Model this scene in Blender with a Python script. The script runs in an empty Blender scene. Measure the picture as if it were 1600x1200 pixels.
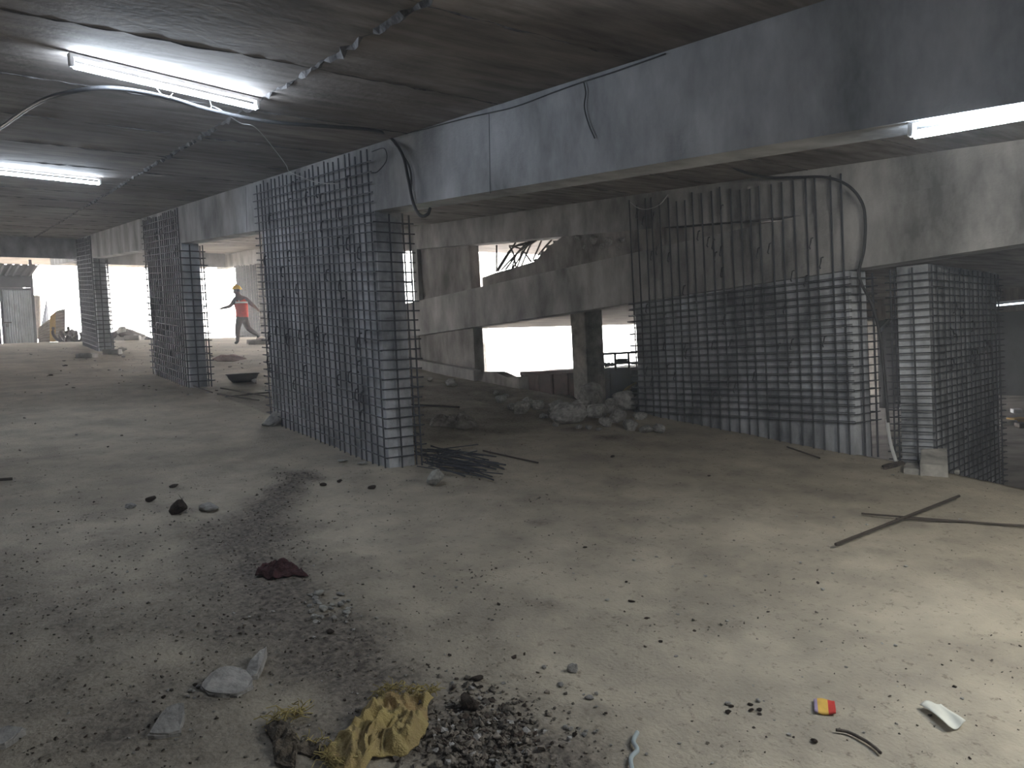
import bpy, bmesh, math, random
from mathutils import Vector, Matrix, noise
random.seed(7)
R = random.uniform
C = bpy.context.scene.collection
SC = bpy.context.scene

# ------------------------------------------------------------------ camera, world, exposure
F_PX, ROLL, PITCH, AZ = 1200.0, math.radians(2.9), math.atan(47/1200), math.radians(36.5)
EYE = Vector((0, 0, 1.556))
_r = Vector((math.cos(AZ), -math.sin(AZ), 0)); _f0 = Vector((math.sin(AZ), math.cos(AZ), 0))
FW = _f0*math.cos(PITCH) - Vector((0, 0, math.sin(PITCH)))
_u = _f0*math.sin(PITCH) + Vector((0, 0, math.cos(PITCH)))
RC = _r*math.cos(ROLL) - _u*math.sin(ROLL); UC = _r*math.sin(ROLL) + _u*math.cos(ROLL)
cam_d = bpy.data.cameras.new('camera'); cam = bpy.data.objects.new('camera', cam_d); C.objects.link(cam)
cam_d.sensor_width = 36.0; cam_d.lens = 36.0*F_PX/1600; cam_d.clip_start = .05; cam_d.clip_end = 500
m = Matrix((RC, UC, -FW)).transposed().to_4x4(); m.translation = EYE; cam.matrix_world = m
SC.camera = cam
w = bpy.data.worlds.new('overcast_sky'); SC.world = w; w.use_nodes = True
w.node_tree.nodes['Background'].inputs['Color'].default_value = (1.0, .965, .93, 1)
w.node_tree.nodes['Background'].inputs['Strength'].default_value = 18.0
SC.view_settings.view_transform = 'Standard'; SC.view_settings.look = 'None'
SC.view_settings.exposure = 0.0; SC.view_settings.gamma = 1.0; SC.view_settings.use_curve_mapping = False
SC.cycles.use_adaptive_sampling = True; SC.cycles.adaptive_threshold = .03; SC.cycles.max_bounces = 6; SC.cycles.diffuse_bounces = 4
TUBE_POWER = 140.0
WARM_FILL_POWER = 520.0
HAZE = .008

# ------------------------------------------------------------------ where things stand
SL = .1025                                     # the ramp climbs along +y
def G(y): return SL*y if y < 24.5 else SL*24.5 + .03*(y - 24.5)
def X2(y): return 7.0 + .061*(y - 3.98)        # second beam line, slightly turned against the first
CEIL = 2.78
LOW = -.44                                     # lower deck beyond the second line
def ray(x, y): return FW + RC*((x - 800)/F_PX) + UC*((600 - y)/F_PX)
def hit(x, y, P, N):
    d = ray(x, y); t = (Vector(P) - EYE).dot(N)/d.dot(N); return EYE + d*t
def on_ramp(x, y, o=0): return hit(x, y, (0, 0, o), Vector((0, -SL, 1)))
def on_l1(x, y, o=0): return hit(x, y, (3.06 + o, 0, 0), Vector((1, 0, 0)))
L2N = Vector((.998, -.061, 0)).normalized()
def on_l2(x, y, o=0): return hit(x, y, Vector((7.0, 3.98, 0)) + L2N*o, L2N)
def on_level(x, y, z): return hit(x, y, (0, 0, z), Vector((0, 0, 1)))
def at(x, y, depth): return EYE + ray(x, y)*depth

# dirt band lying across the ramp (real soil, darker than the dust)
BAND = [(470, 742, .22), (432, 775, .2), (380, 840, .5), (400, 900, .5), (440, 960, .5), (520, 1030, .5), (620, 1090, .42), (740, 1140, .38), (860, 1190, .32), (900, 1260, .3)]
BAND = [(on_ramp(a, b).xy, c) for a, b, c in BAND]
SPOT = [(on_ramp(a, b).xy, c, k) for a, b, c, k in [(340, 1085, .26, .8), (480, 748, .2, 1), (435, 782, .16, .8), (840, 818, .12, .7), (860, 950, .16, .5), (300, 800, .22, .6), (930, 1115, .1, .6), (200, 900, .9, .25), (60, 1000, 2.1, .5), (130, 1150, 1.1, .7), (250, 1180, .5, .6), (480, 1150, .5, .6), (960, 685, .25, .9), (900, 672, .2, .9), (1120, 985, .3, .2), (600, 1000, .8, .3)]]
def dirt_at(x, y):
    p = Vector((x, y)); v = 0.0
    for (a, ra), (b, rb) in zip(BAND, BAND[1:]):
        ab = b - a; t = max(0, min(1, (p - a).dot(ab)/ab.length_squared)); rr = ra + (rb - ra)*t
        v = max(v, 1.15 - ((p - a - ab*t).length/rr))
    for c, rr, k in SPOT: v = max(v, k*(1.1 - (p - c).length/rr))
    if 3.2 < x and y > 6: v = max(v, min(.62, (y - 6.55)*1.1)*max(0, min(1, (13 - y)/2.5)))
    if v <= -.6: return 0.0
    n = noise.noise(Vector((x*3, y*3, 1))) + .6*noise.noise(Vector((x*9, y*9, 4)))
    return max(0, min(1, v*1.15 + .45*n - .05))
def bump(x, y, d=None):
    n = noise.noise
    h = .022*n(Vector((x*.7, y*.7, 0))) + .010*n(Vector((x*2.6, y*2.6, 3))) + .006*n(Vector((x*9, y*9, 5)))
    if -1 < x < 6 and 0 < y < 9:
        if d is None: d = dirt_at(x, y)
        h += .0034*n(Vector((x*26, y*26, 7)))*(1 + 3*d) + d*(.012 + .012*n(Vector((x*14, y*14, 9))))
    return h
def H(x, y): return G(y) + bump(x, y)
def floor_pt(px, py):
    p = on_ramp(px, py); p.z = H(p.x, p.y); return p

# ------------------------------------------------------------------ materials
def mat(name, col, rough=.85, metal=0, var=.25, scale=4.0, streak=None, bump_s=.25, bump_scale=40, col2=None, dots=0, spec=.3):
    M = bpy.data.materials.new(name); M.use_nodes = True; nt = M.node_tree; N = nt.nodes; L = nt.links
    b = N['Principled BSDF']; b.inputs['Roughness'].default_value = rough; b.inputs['Metallic'].default_value = metal
    b.inputs['Specular IOR Level'].default_value = spec
    tc = N.new('ShaderNodeTexCoord'); mp = N.new('ShaderNodeMapping'); L.new(tc.outputs['Object'], mp.inputs['Vector'])
    if streak: mp.inputs['Scale'].default_value = streak
    n1 = N.new('ShaderNodeTexNoise'); n1.inputs['Scale'].default_value = scale; n1.inputs['Detail'].default_value = 8; n1.inputs['Roughness'].default_value = .62
    L.new(mp.outputs['Vector'], n1.inputs['Vector'])
    cr = N.new('ShaderNodeValToRGB'); L.new(n1.outputs['Fac'], cr.inputs['Fac'])
    c2 = col2 or tuple(c*(1 - 2*var) for c in col)
    cr.color_ramp.elements[0].position = .33; cr.color_ramp.elements[1].position = .68
    cr.color_ramp.elements[0].color = (*c2, 1); cr.color_ramp.elements[1].color = (*[min(1, c*(1 + var*.6)) for c in col], 1)
    out = cr.outputs['Color']
    # big soft blotches
    n2 = N.new('ShaderNodeTexNoise'); n2.inputs['Scale'].default_value = scale*.23; n2.inputs['Detail'].default_value = 3
    L.new(tc.outputs['Object'], n2.inputs['Vector'])
    mr = N.new('ShaderNodeMapRange'); mr.inputs['From Min'].default_value = .35; mr.inputs['From Max'].default_value = .7
    mr.inputs['To Min'].default_value = 1 - var*.8; mr.inputs['To Max'].default_value = 1 + var*.4
    L.new(n2.outputs['Fac'], mr.inputs['Value'])
    mx = N.new('ShaderNodeMix'); mx.data_type = 'RGBA'; mx.blend_type = 'MULTIPLY'; mx.inputs[0].default_value = 1
    L.new(out, mx.inputs[6]); cmb = N.new('ShaderNodeCombineColor')
    for i in range(3): L.new(mr.outputs['Result'], cmb.inputs[i])
    L.new(cmb.outputs['Color'], mx.inputs[7]); out = mx.outputs[2]
    L.new(out, b.inputs['Base Color'])
    if bump_s:
        n3 = N.new('ShaderNodeTexNoise'); n3.inputs['Scale'].default_value = bump_scale; n3.inputs['Detail'].default_value = 6
        L.new(tc.outputs['Object'], n3.inputs['Vector'])
        bp = N.new('ShaderNodeBump'); bp.inputs['Strength'].default_value = bump_s; bp.inputs['Distance'].default_value = .02
        L.new(n3.outputs['Fac'], bp.inputs['Height']); L.new(bp.outputs['Normal'], b.inputs['Normal'])
    M['out'] = 0
    return M
def emis(name, col, s):
    M = bpy.data.materials.new(name); M.use_nodes = True; nt = M.node_tree
    b = nt.nodes['Principled BSDF']; b.inputs['Base Color'].default_value = (.8, .8, .8, 1)
    b.inputs['Emission Color'].default_value = (*col, 1); b.inputs['Emission Strength'].default_value = s
    return M
MT = {}
MT['beam'] = mat('concrete_beam', (.52, .53, .55), var=.30, scale=2.0, streak=(1, 1, .5), bump_s=.2)
MT['wall'] = mat('concrete_wall', (.60, .62, .66), var=.33, scale=2.6, streak=(1, 1, .6), bump_s=.3)
MT['old'] = mat('stained_concrete', (.40, .375, .36), var=.36, scale=2.4, streak=(1, 1, .5), bump_s=.3)
MT['old2'] = mat('stained_beam_concrete', (.47, .46, .455), var=.32, scale=2.0, streak=(1, 1, .5), bump_s=.2)
MT['pale'] = mat('concrete_pale', (.48, .46, .43), var=.25, scale=5, bump_s=.3)
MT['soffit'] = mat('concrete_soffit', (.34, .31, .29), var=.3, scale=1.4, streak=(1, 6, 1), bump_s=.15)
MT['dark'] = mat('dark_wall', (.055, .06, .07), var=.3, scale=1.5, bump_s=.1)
MT['ground'] = mat('outdoor_ground', (.5, .46, .4), var=.2, scale=1.0, bump_s=.2)
MT['lower'] = mat('lower_floor', (.33, .31, .29), var=.3, scale=1.3, bump_s=.2)
MT['bar'] = mat('rebar_steel', (.17, .175, .2), rough=.65, metal=.6, var=.4, scale=14, bump_s=.3, bump_scale=120)
MT['rust'] = mat('rusty_steel', (.15, .125, .11), rough=.7, metal=.4, var=.4, scale=14, bump_s=.3, bump_scale=90)
MT['rock'] = mat('grey_rock', (.42, .405, .39), var=.25, scale=9, bump_s=.6, bump_scale=30)
MT['rockl'] = mat('pale_rock', (.52, .51, .48), var=.2, scale=9, bump_s=.5, bump_scale=30)
MT['rockd'] = mat('brown_clod', (.085, .062, .05), var=.3, scale=12, bump_s=.8, bump_scale=40)
MT['grit'] = mat('gravel', (.23, .2, .17), var=.4, scale=25, bump_s=.4)
MT['cable'] = mat('black_cable', (.06, .06, .065), rough=.5, var=.2, bump_s=0)
MT['wire'] = mat('white_wire', (.6, .6, .6), rough=.5, var=.1, bump_s=0)
MT['sack'] = mat('yellow_sack', (.46, .37, .15), var=.22, scale=7, col2=(.33, .25, .12), bump_s=.5, bump_scale=160)
MT['sackb'] = mat('brown_sack', (.20, .165, .13), var=.3, scale=9, bump_s=.5, bump_scale=160)
MT['maroon'] = mat('maroon_cloth', (.09, .035, .04), var=.3, scale=12, bump_s=.4, bump_scale=90)
MT['straw'] = mat('straw_thread', (.46, .38, .16), var=.2, scale=20, bump_s=0)
MT['paper'] = mat('white_paper', (.72, .72, .66), var=.08, scale=6, bump_s=.05)
MT['red'] = mat('red_print', (.62, .06, .05), var=.12, scale=10, bump_s=0)
MT['yellow'] = mat('yellow_print', (.72, .45, .10), var=.12, scale=10, bump_s=0)
MT['violet'] = mat('violet_print', (.35, .28, .42), var=.1, scale=10, bump_s=0)
MT['housing'] = mat('lamp_housing', (.7, .7, .7), rough=.4, var=.05, bump_s=0)
MT['tube'] = emis('lit_tube', (.75, .865, 1.0), TUBE_POWER)
MT['dim'] = emis('dim_lit_tube', (.8, .9, 1.0), 3.0)
MT['warm'] = emis('warm_fill_tube', (1.0, .98, .86), WARM_FILL_POWER)
MT['tin'] = mat('corrugated_tin', (.55, .57, .60), rough=.45, metal=.5, var=.15, scale=2, bump_s=.05)
MT['dtin'] = mat('dark_tin', (.10, .10, .11), rough=.6, var=.2, scale=2, bump_s=.05)
MT['board'] = mat('yellow_board', (.55, .36, .10), var=.15, scale=3, bump_s=.1)
MT['ply'] = mat('weathered_ply', (.36, .31, .27), var=.25, scale=4, streak=(1, 1, 6), bump_s=.2)
MT['tarp'] = mat('blue_grey_tarp', (.50, .52, .60), var=.15, scale=3, bump_s=.1)
MT['blue'] = mat('blue_truck_paint', (.05, .065, .11), rough=.5, var=.25, scale=3, bump_s=.1)
MT['brown'] = mat('brown_truck_paint', (.16, .085, .075), rough=.6, var=.25, scale=3, bump_s=.1)
MT['orange'] = mat('orange_marker', (.65, .30, .05), var=.1, scale=3, bump_s=0)
MT['rubber'] = mat('tyre_rubber', (.03, .03, .032), rough=.8, var=.2, scale=10, bump_s=.4)
MT['skin'] = mat('brown_skin', (.13, .07, .045), rough=.6, var=.08, scale=5, bump_s=0)
MT['hair'] = mat('black_hair', (.012, .011, .01), rough=.6, var=.1, bump_s=0)
MT['trousers'] = mat('brown_trousers', (.09, .06, .045), var=.2, scale=12, bump_s=.2)
MT['shirt'] = mat('dark_shirt', (.10, .055, .06), var=.15, scale=9, bump_s=.2)
MT['vest'] = mat('orange_red_vest', (.78, .07, .04), var=.1, scale=9, bump_s=.1)
MT['strip'] = mat('reflective_strip', (.75, .75, .72), rough=.4, var=.05, bump_s=0)
MT['helmet'] = mat('yellow_helmet', (.80, .50, .02), rough=.35, var=.05, bump_s=0)
MT['shoe'] = mat('dark_shoe', (.03, .028, .026), rough=.6, var=.1, bump_s=0)
MT['leaf'] = mat('dusty_leaf', (.16, .2, .10), var=.3, scale=6, bump_s=0)
MT['blueplastic'] = mat('pale_plastic', (.45, .52, .55), rough=.3, var=.1, bump_s=0)

def floor_material():
    M = mat('dusty_floor', (.47, .42, .335), var=.22, scale=2.2, bump_s=.45, bump_scale=55, col2=(.335, .298, .245))
    nt = M.node_tree; N = nt.nodes; L = nt.links; b = N['Principled BSDF']
    src = b.inputs['Base Color'].links[0].from_socket
    at_ = N.new('ShaderNodeAttribute'); at_.attribute_name = 'dirt'
    tc = N.new('ShaderNodeTexCoord')
    n = N.new('ShaderNodeTexNoise'); n.inputs['Scale'].default_value = 38; n.inputs['Detail'].default_value = 6; L.new(tc.outputs['Object'], n.inputs['Vector'])
    cr = N.new('ShaderNodeValToRGB'); L.new(n.outputs['Fac'], cr.inputs['Fac'])
    cr.color_ramp.elements[0].position = .35; cr.color_ramp.elements[0].color = (.085, .072, .062, 1)
    cr.color_ramp.elements[1].position = .7; cr.color_ramp.elements[1].color = (.25, .22, .185, 1)
    mx = N.new('ShaderNodeMix'); mx.data_type = 'RGBA'; L.new(at_.outputs['Fac'], mx.inputs[0]); L.new(src, mx.inputs[6]); L.new(cr.outputs['Color'], mx.inputs[7])
    # small dark specks of grit all over
    v = N.new('ShaderNodeTexNoise'); v.inputs['Scale'].default_value = 21; v.inputs['Detail'].default_value = 3; v.inputs['Roughness'].default_value = .8; L.new(tc.outputs['Object'], v.inputs['Vector'])
    c2 = N.new('ShaderNodeValToRGB'); L.new(v.outputs['Fac'], c2.inputs['Fac'])
    c2.color_ramp.elements[0].position = .31; c2.color_ramp.elements[0].color = (.5, .48, .46, 1); c2.color_ramp.elements[1].position = .42; c2.color_ramp.elements[1].color = (1, 1, 1, 1)
    m2 = N.new('ShaderNodeMix'); m2.data_type = 'RGBA'; m2.blend_type = 'MULTIPLY'; m2.inputs[0].default_value = .8
    L.new(mx.outputs[2], m2.inputs[6]); L.new(c2.outputs['Color'], m2.inputs[7]); L.new(m2.outputs[2], b.inputs['Base Color'])
    return M
MT['floor'] = floor_material()
def ceiling_material():
    M = mat('formwork_ceiling', (.40, .36, .335), var=.26, scale=1.5, streak=(1.2, 6, 1), bump_s=.15, bump_scale=25)
    nt = M.node_tree; N = nt.nodes; L = nt.links; b = N['Principled BSDF']; src = b.inputs['Base Color'].links[0].from_socket
    tc = N.new('ShaderNodeTexCoord'); n = N.new('ShaderNodeTexNoise'); n.inputs['Scale'].default_value = .55; n.inputs['Detail'].default_value = 5; n.inputs['Roughness'].default_value = .6
    L.new(tc.outputs['Object'], n.inputs['Vector']); cr = N.new('ShaderNodeValToRGB'); L.new(n.outputs['Fac'], cr.inputs['Fac'])
    cr.color_ramp.elements[0].position = .38; cr.color_ramp.elements[0].color = (.42, .40, .38, 1); cr.color_ramp.elements[1].position = .62; cr.color_ramp.elements[1].color = (1, 1, 1, 1)
    m2 = N.new('ShaderNodeMix'); m2.data_type = 'RGBA'; m2.blend_type = 'MULTIPLY'; m2.inputs[0].default_value = .9
    L.new(src, m2.inputs[6]); L.new(cr.outputs['Color'], m2.inputs[7]); L.new(m2.outputs[2], b.inputs['Base Color'])
    return M
MT['ceiling'] = ceiling_material()

# ------------------------------------------------------------------ builders
def tag(o, label=None, cat=None, group=None, kind=None):
    if label: o['label'] = label
    if cat: o['category'] = cat
    if group: o['group'] = group
    if kind: o['kind'] = kind
    return o
def link(name, me, parent=None, loc=None):
    o = bpy.data.objects.new(name, me); C.objects.link(o)
    if loc is not None: o.location = loc
    if parent is not None:
        o.parent = parent; o.matrix_parent_inverse = root_inv(parent)
    return o
def root_inv(p):
    mm = Matrix.Translation(p.location)
    return mm.inverted()
def root(name, loc, label, cat, group=None):
    o = bpy.data.objects.new(name, None); C.objects.link(o); o.location = loc; o.empty_display_size = .1
    return tag(o, label, cat, group)
def mesh(name, verts, faces, material, smooth=False):
    me = bpy.data.meshes.new(name); me.from_pydata([tuple(v) for v in verts], [], faces); me.update()
    for mm in (material if isinstance(material, (list, tuple)) else [material]): me.materials.append(mm)
    if smooth: me.polygons.foreach_set('use_smooth', [True]*len(me.polygons))
    return me
def from_bm(name, bm, material, smooth=False):
    bmesh.ops.recalc_face_normals(bm, faces=bm.faces)
    me = bpy.data.meshes.new(name); bm.to_mesh(me); bm.free()
    for mm in (material if isinstance(material, (list, tuple)) else [material]): me.materials.append(mm)
    if smooth: me.polygons.foreach_set('use_smooth', [True]*len(me.polygons))
    return me
HEX = [(0, 3, 2, 1), (4, 5, 6, 7), (0, 1, 5, 4), (1, 2, 6, 5), (2, 3, 7, 6), (3, 0, 4, 7)]
def hexa(name, b4, t4, material, bev=0, parent=None):
    bm = bmesh.new(); vs = [bm.verts.new(v) for v in list(b4) + list(t4)]
    for f in HEX: bm.faces.new([vs[i] for i in f])
    if bev: bmesh.ops.bevel(bm, geom=bm.edges[:], offset=bev, segments=1, affect='EDGES')
    return link(name, from_bm(name, bm, material), parent)
def bm_box(bm, c, s, rot=None, bev=0):
    mm = Matrix.Translation(c) @ (rot.to_4x4() if rot else Matrix()) @ Matrix.Diagonal((*s, 1))
    g = bmesh.ops.create_cube(bm, size=1, matrix=mm)
    if bev: bmesh.ops.bevel(bm, geom=list({e for v in g['verts'] for e in v.link_edges}), offset=bev, segments=1, affect='EDGES')
def sloped_box(name, x0, x1, y0, y1, zb, zt, material, parent=None, n=1, bev=0):
    """box between two heights given as functions of (x,y)"""
    fb = zb if callable(zb) else (lambda x, y: zb); ft = zt if callable(zt) else (lambda x, y: zt)
    X0 = x0 if callable(x0) else (lambda y: x0); X1 = x1 if callable(x1) else (lambda y: x1)
    v, f = [], []
    for i in range(n + 1):
        y = y0 + (y1 - y0)*i/n
        a, b = X0(y), X1(y)
        v += [(a, y, fb(a, y)), (b, y, fb(b, y)), (b, y, ft(b, y)), (a, y, ft(a, y))]
    f.append((0, 1, 2, 3)); k = 4*n; f.append((k + 3, k + 2, k + 1, k))
    for i in range(n):
        q = 4*i
        for j in range(4): f.append((q + j, q + 4 + j, q + 4 + (j + 1) % 4, q + (j + 1) % 4))
    bm = bmesh.new(); vs = [bm.verts.new(p) for p in v]
    for q in f: bm.faces.new([vs[i] for i in q])
    if bev: bmesh.ops.bevel(bm, geom=[e for e in bm.edges if len(e.link_faces) == 2 and e.calc_face_angle() > .5], offset=bev, segments=1, affect='EDGES')
    return link(name, from_bm(name, bm, material), parent)
def sweep(pts, r, seg=8, closed_ends=True):
    pts = [Vector(p) for p in pts]; v, f = [], []
    n = len(pts); up = Vector((.13, .21, .97))
    for i, p in enumerate(pts):
        t = (pts[min(i + 1, n - 1)] - pts[max(i - 1, 0)]).normalized()
        a = t.cross(up)
        if a.length < 1e-4: a = t.cross(Vector((1, 0, 0)))
        a.normalize(); b = t.cross(a)
        rr = r(i/(n - 1)) if callable(r) else r
        for k in range(seg):
            an = 2*math.pi*k/seg; v.append(p + a*math.cos(an)*rr + b*math.sin(an)*rr)
    for i in range(n - 1):
        for k in range(seg): f.append((i*seg + k, i*seg + (k + 1) % seg, (i + 1)*seg + (k + 1) % seg, (i + 1)*seg + k))
    f.append(tuple(range(seg))[::-1]); f.append(tuple((n - 1)*seg + k for k in range(seg)))
    return v, f
def smooth_path(pts, k=8):
    P = [Vector(p) for p in pts]; P = [P[0]*2 - P[1]] + P + [P[-1]*2 - P[-2]]; out = []
    for i in range(1, len(P) - 2):
        for j in range(k):
            t = j/k; a, b, c, d = P[i - 1:i + 3]
            out.append(.5*((2*b) + (c - a)*t + (2*a - 5*b + 4*c - d)*t*t + (3*b - a - 3*c + d)*t**3))
    out.append(P[-2]); return out
def cable(name, pts, r, material, label, cat, group=None, k=8, parent=None, seg=7):
    v, f = sweep(smooth_path(pts, k), r, seg); o = link(name, mesh(name, v, f, material, True), parent)
    if label: tag(o, label, cat, group)
    return o
BARM = {}
def bar_mesh(material):
    if material.name not in BARM:
        v, f = [], []
        for z in (-.5, .5):
            for k in range(7): a = 2*math.pi*k/7; v.append((math.cos(a), math.sin(a), z))
        for k in range(7): f.append((k, (k + 1) % 7, 7 + (k + 1) % 7, 7 + k))
        f += [tuple(range(7))[::-1], tuple(range(7, 14))]
        BARM[material.name] = mesh('rebar_' + material.name, v, f, material, False)
    return BARM[material.name]
def bar(name, p, q, r, parent=None, material=None):
    p, q = Vector(p), Vector(q); d = q - p
    o = bpy.data.objects.new(name, bar_mesh(material or MT['bar'])); C.objects.link(o)
    mm = Matrix.Translation((p + q)/2) @ d.to_track_quat('Z', 'Y').to_matrix().to_4x4() @ Matrix.Diagonal((r, r, d.length, 1))
    if parent: o.parent = parent; o.matrix_parent_inverse = root_inv(parent)
    o.matrix_basis = mm
    return o

# ================================================================== THE SETTING
def ramp_floor():
    def steps(spec):
        out = [spec[0][0]]
        for a, b, d in spec:
            n = max(1, round((b - a)/d)); out += [a + (b - a)*(i + 1)/n for i in range(n)]
        return out
    us = steps([(-7.2, -1, .3), (-1, 4.6, .036), (4.6, 7.0, .06)]); ys = steps([(-9, .6, .3), (.6, 6.5, .036), (6.5, 10, .07), (10, 17, .16), (17, 40, .4)])
    v, f, D = [], [], []
    for y in ys:
        for u in us:
            x = u if u < 3 else 3 + (u - 3)*(X2(y) + .05 - 3)/4.0
            d = dirt_at(x, y) if -1 < x < 8 and 0 < y < 13.5 else 0.0
            v.append((x, y, G(y) + bump(x, y, d))); D.append(d)
    n = len(us); top = len(v)
    for j in range(len(ys) - 1):
        for i in range(n - 1): a = j*n + i; f.append((a, a + 1, a + n + 1, a + n))
    # side skirt of the ramp slab along the second line
    for j in range(len(ys)): a = v[j*n + n - 1]; v.append((a[0], a[1], -1.2)); D.append(0)
    for j in range(len(ys) - 1): f.append((j*n + n - 1, top + j, top + j + 1, (j + 1)*n + n - 1))
    me = mesh('floor', v, f, MT['floor'], True)
    at_ = me.attributes.new('dirt', 'FLOAT', 'POINT'); at_.data.foreach_set('value', D)
    return tag(link('floor', me), 'dusty grey ramp floor strewn with dirt', kind='structure')
ramp_floor()
tag(sloped_box('floor', lambda y: X2(y) + .06, 60, -12, 70, -.9, LOW, MT['lower']), 'lower deck floor beyond the ramp edge', kind='structure')
tag(sloped_box('floor', lambda y: X2(y) + .055, 9.6, 17.2, 70, -.44, lambda x, y: G(y) - .02, MT['ground'], n=20), 'upper plaza at the head of the ramp', kind='structure')
tag(sloped_box('floor', -40, lambda y: X2(y) + .05, 40.1, 90, -.5, lambda x, y: G(40) - .03, MT['ground']), 'open ground past the head of the ramp', kind='structure')
# ceiling slabs
def ceil_z(x, y): return SL*min(y, 29) + CEIL
tag(sloped_box('ceiling', -7.2, lambda y: X2(y) + .3, -9, 33.5, ceil_z, lambda x, y: ceil_z(x, y) + .25, MT['ceiling'], n=85), 'stained brown concrete ceiling slab with formwork marks', kind='structure')
CEILO = bpy.data.objects['ceiling']
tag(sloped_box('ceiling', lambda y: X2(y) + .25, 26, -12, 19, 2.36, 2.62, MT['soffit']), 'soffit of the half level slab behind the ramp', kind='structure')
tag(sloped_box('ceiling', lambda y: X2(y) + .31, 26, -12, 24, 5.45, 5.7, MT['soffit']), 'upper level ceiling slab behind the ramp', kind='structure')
# enclosing walls out of view
tag(sloped_box('wall_left', -7.4, -7.2, -9, 26, lambda x, y: G(y) - .3, lambda x, y: ceil_z(x, y) + .1, MT['beam'], n=4), 'bare concrete side wall of the ramp', kind='structure')
tag(sloped_box('wall_back', -7.4, 26, -9.3, -9, -1.3, 5.5, MT['beam']), 'bare concrete wall behind the ramp foot', kind='structure')
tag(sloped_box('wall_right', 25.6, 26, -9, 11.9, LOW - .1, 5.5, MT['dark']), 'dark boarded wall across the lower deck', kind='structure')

# jagged formwork joints standing a little proud of the ceiling
def ridge(p, q, wdt, hgt, step=.07):
    p, q = Vector(p), Vector(q); n = max(3, int((q - p).length/step)); d = (q - p).normalized(); s = Vector((d.y, -d.x, 0)).normalized()
    v, f = [], []
    for i in range(n + 1):
        c = p + (q - p)*i/n; c += s*R(-.012, .012); ww = wdt*R(.3, 1.3); hh = hgt*R(.1, 1.4) if random.random() > .25 else .001
        v += [c - s*ww + Vector((0, 0, .004)), c + Vector((0, 0, -hh)), c + s*ww + Vector((0, 0, .004))]
    for i in range(n): a = 3*i; f += [(a, a + 1, a + 4, a + 3), (a + 1, a + 2, a + 5, a + 4)]
    return link('joint_ridge', mesh('joint_ridge', v, f, MT['dark2']), CEILO)
MT['dark2'] = mat('joint_grout', (.15, .14, .14), var=.4, scale=20, bump_s=.3)
def cz(x, y): return Vector((x, y, ceil_z(x, y)))
ridge(cz(1.66, -2), cz(2.1, 22.8), .03, .028); ridge(cz(-.75, -2), cz(-.7, 22.8), .012, .01); ridge(cz(-3.2, 2), cz(-3.2, 22.8), .012, .01); ridge(cz(5.1, -2), cz(5.3, 22), .012, .012)
for i in range(19):
    y = .4 + 1.22*i
    ridge(cz(-5.5, y), cz(3.05, y + .05), .007, .008); ridge(cz(3.35, y + .3), cz(X2(y) - .01, y + .3), .006, .007)

# first beam line
def beam1(y0, y1): return tag(sloped_box('concrete_beam', 3.06, 3.31, y0, y1, lambda x, y: ceil_z(x, y) - .555, lambda x, y: ceil_z(x, y) + .02, MT['beam'], n=6, bev=.006), 'deep concrete beam running up the ramp on the first line', kind='structure')
B1 = beam1(-8.9, 29)
for a_, b_ in (((764, 178), (766, 302)), ((384, 292), (386, 362))):
    bar('form_joint', on_l1(*a_, -.001), on_l1(*b_, -.001), .0022, B1)
tag(sloped_box('concrete_beam', -7.2, 3.05, 22.9, 23.2, lambda x, y: ceil_z(x, y) - .52, lambda x, y: ceil_z(x, y) + .02, MT['beam']), 'concrete cross beam spanning the ramp near its head', kind='structure')
tag(sloped_box('concrete_beam', 3.32, lambda y: X2(y), 28.6, 28.9, lambda x, y: ceil_z(x, y) - .5, lambda x, y: ceil_z(x, y) + .02, MT['beam']), 'concrete cross beam behind the walking worker', kind='structure')
# second line: sloping upper beam and level middle beam
tag(sloped_box('concrete_beam', X2, lambda y: X2(y) + .3, -8.9, 30, lambda x, y: ceil_z(x, y) - .44, lambda x, y: ceil_z(x, y) + .02, MT['old2'], n=8, bev=.006), 'sloping concrete beam along the second line of walls', kind='structure')
def mid_b(y): return 2.22 - .0195*(y - 2.46)
tag(sloped_box('concrete_beam', lambda y: X2(y) - .02, lambda y: X2(y) + .28, -8.9, 17.2, lambda x, y: mid_b(y), lambda x, y: 2.80 - .013*(y - 4) if y > 4 else min(2.80 + .0*y, 9), MT['old2'], n=30, bev=.006), 'level concrete edge beam of the half level floor', kind='structure')
tag(sloped_box('wall_infill', lambda y: X2(y) + .03, lambda y: X2(y) + .3, 13.3, 17.3, lambda x, y: G(y) - .2, lambda x, y: mid_b(y) + .05, MT['old'], n=4), 'low concrete infill wall under the edge beam', kind='structure')

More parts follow.
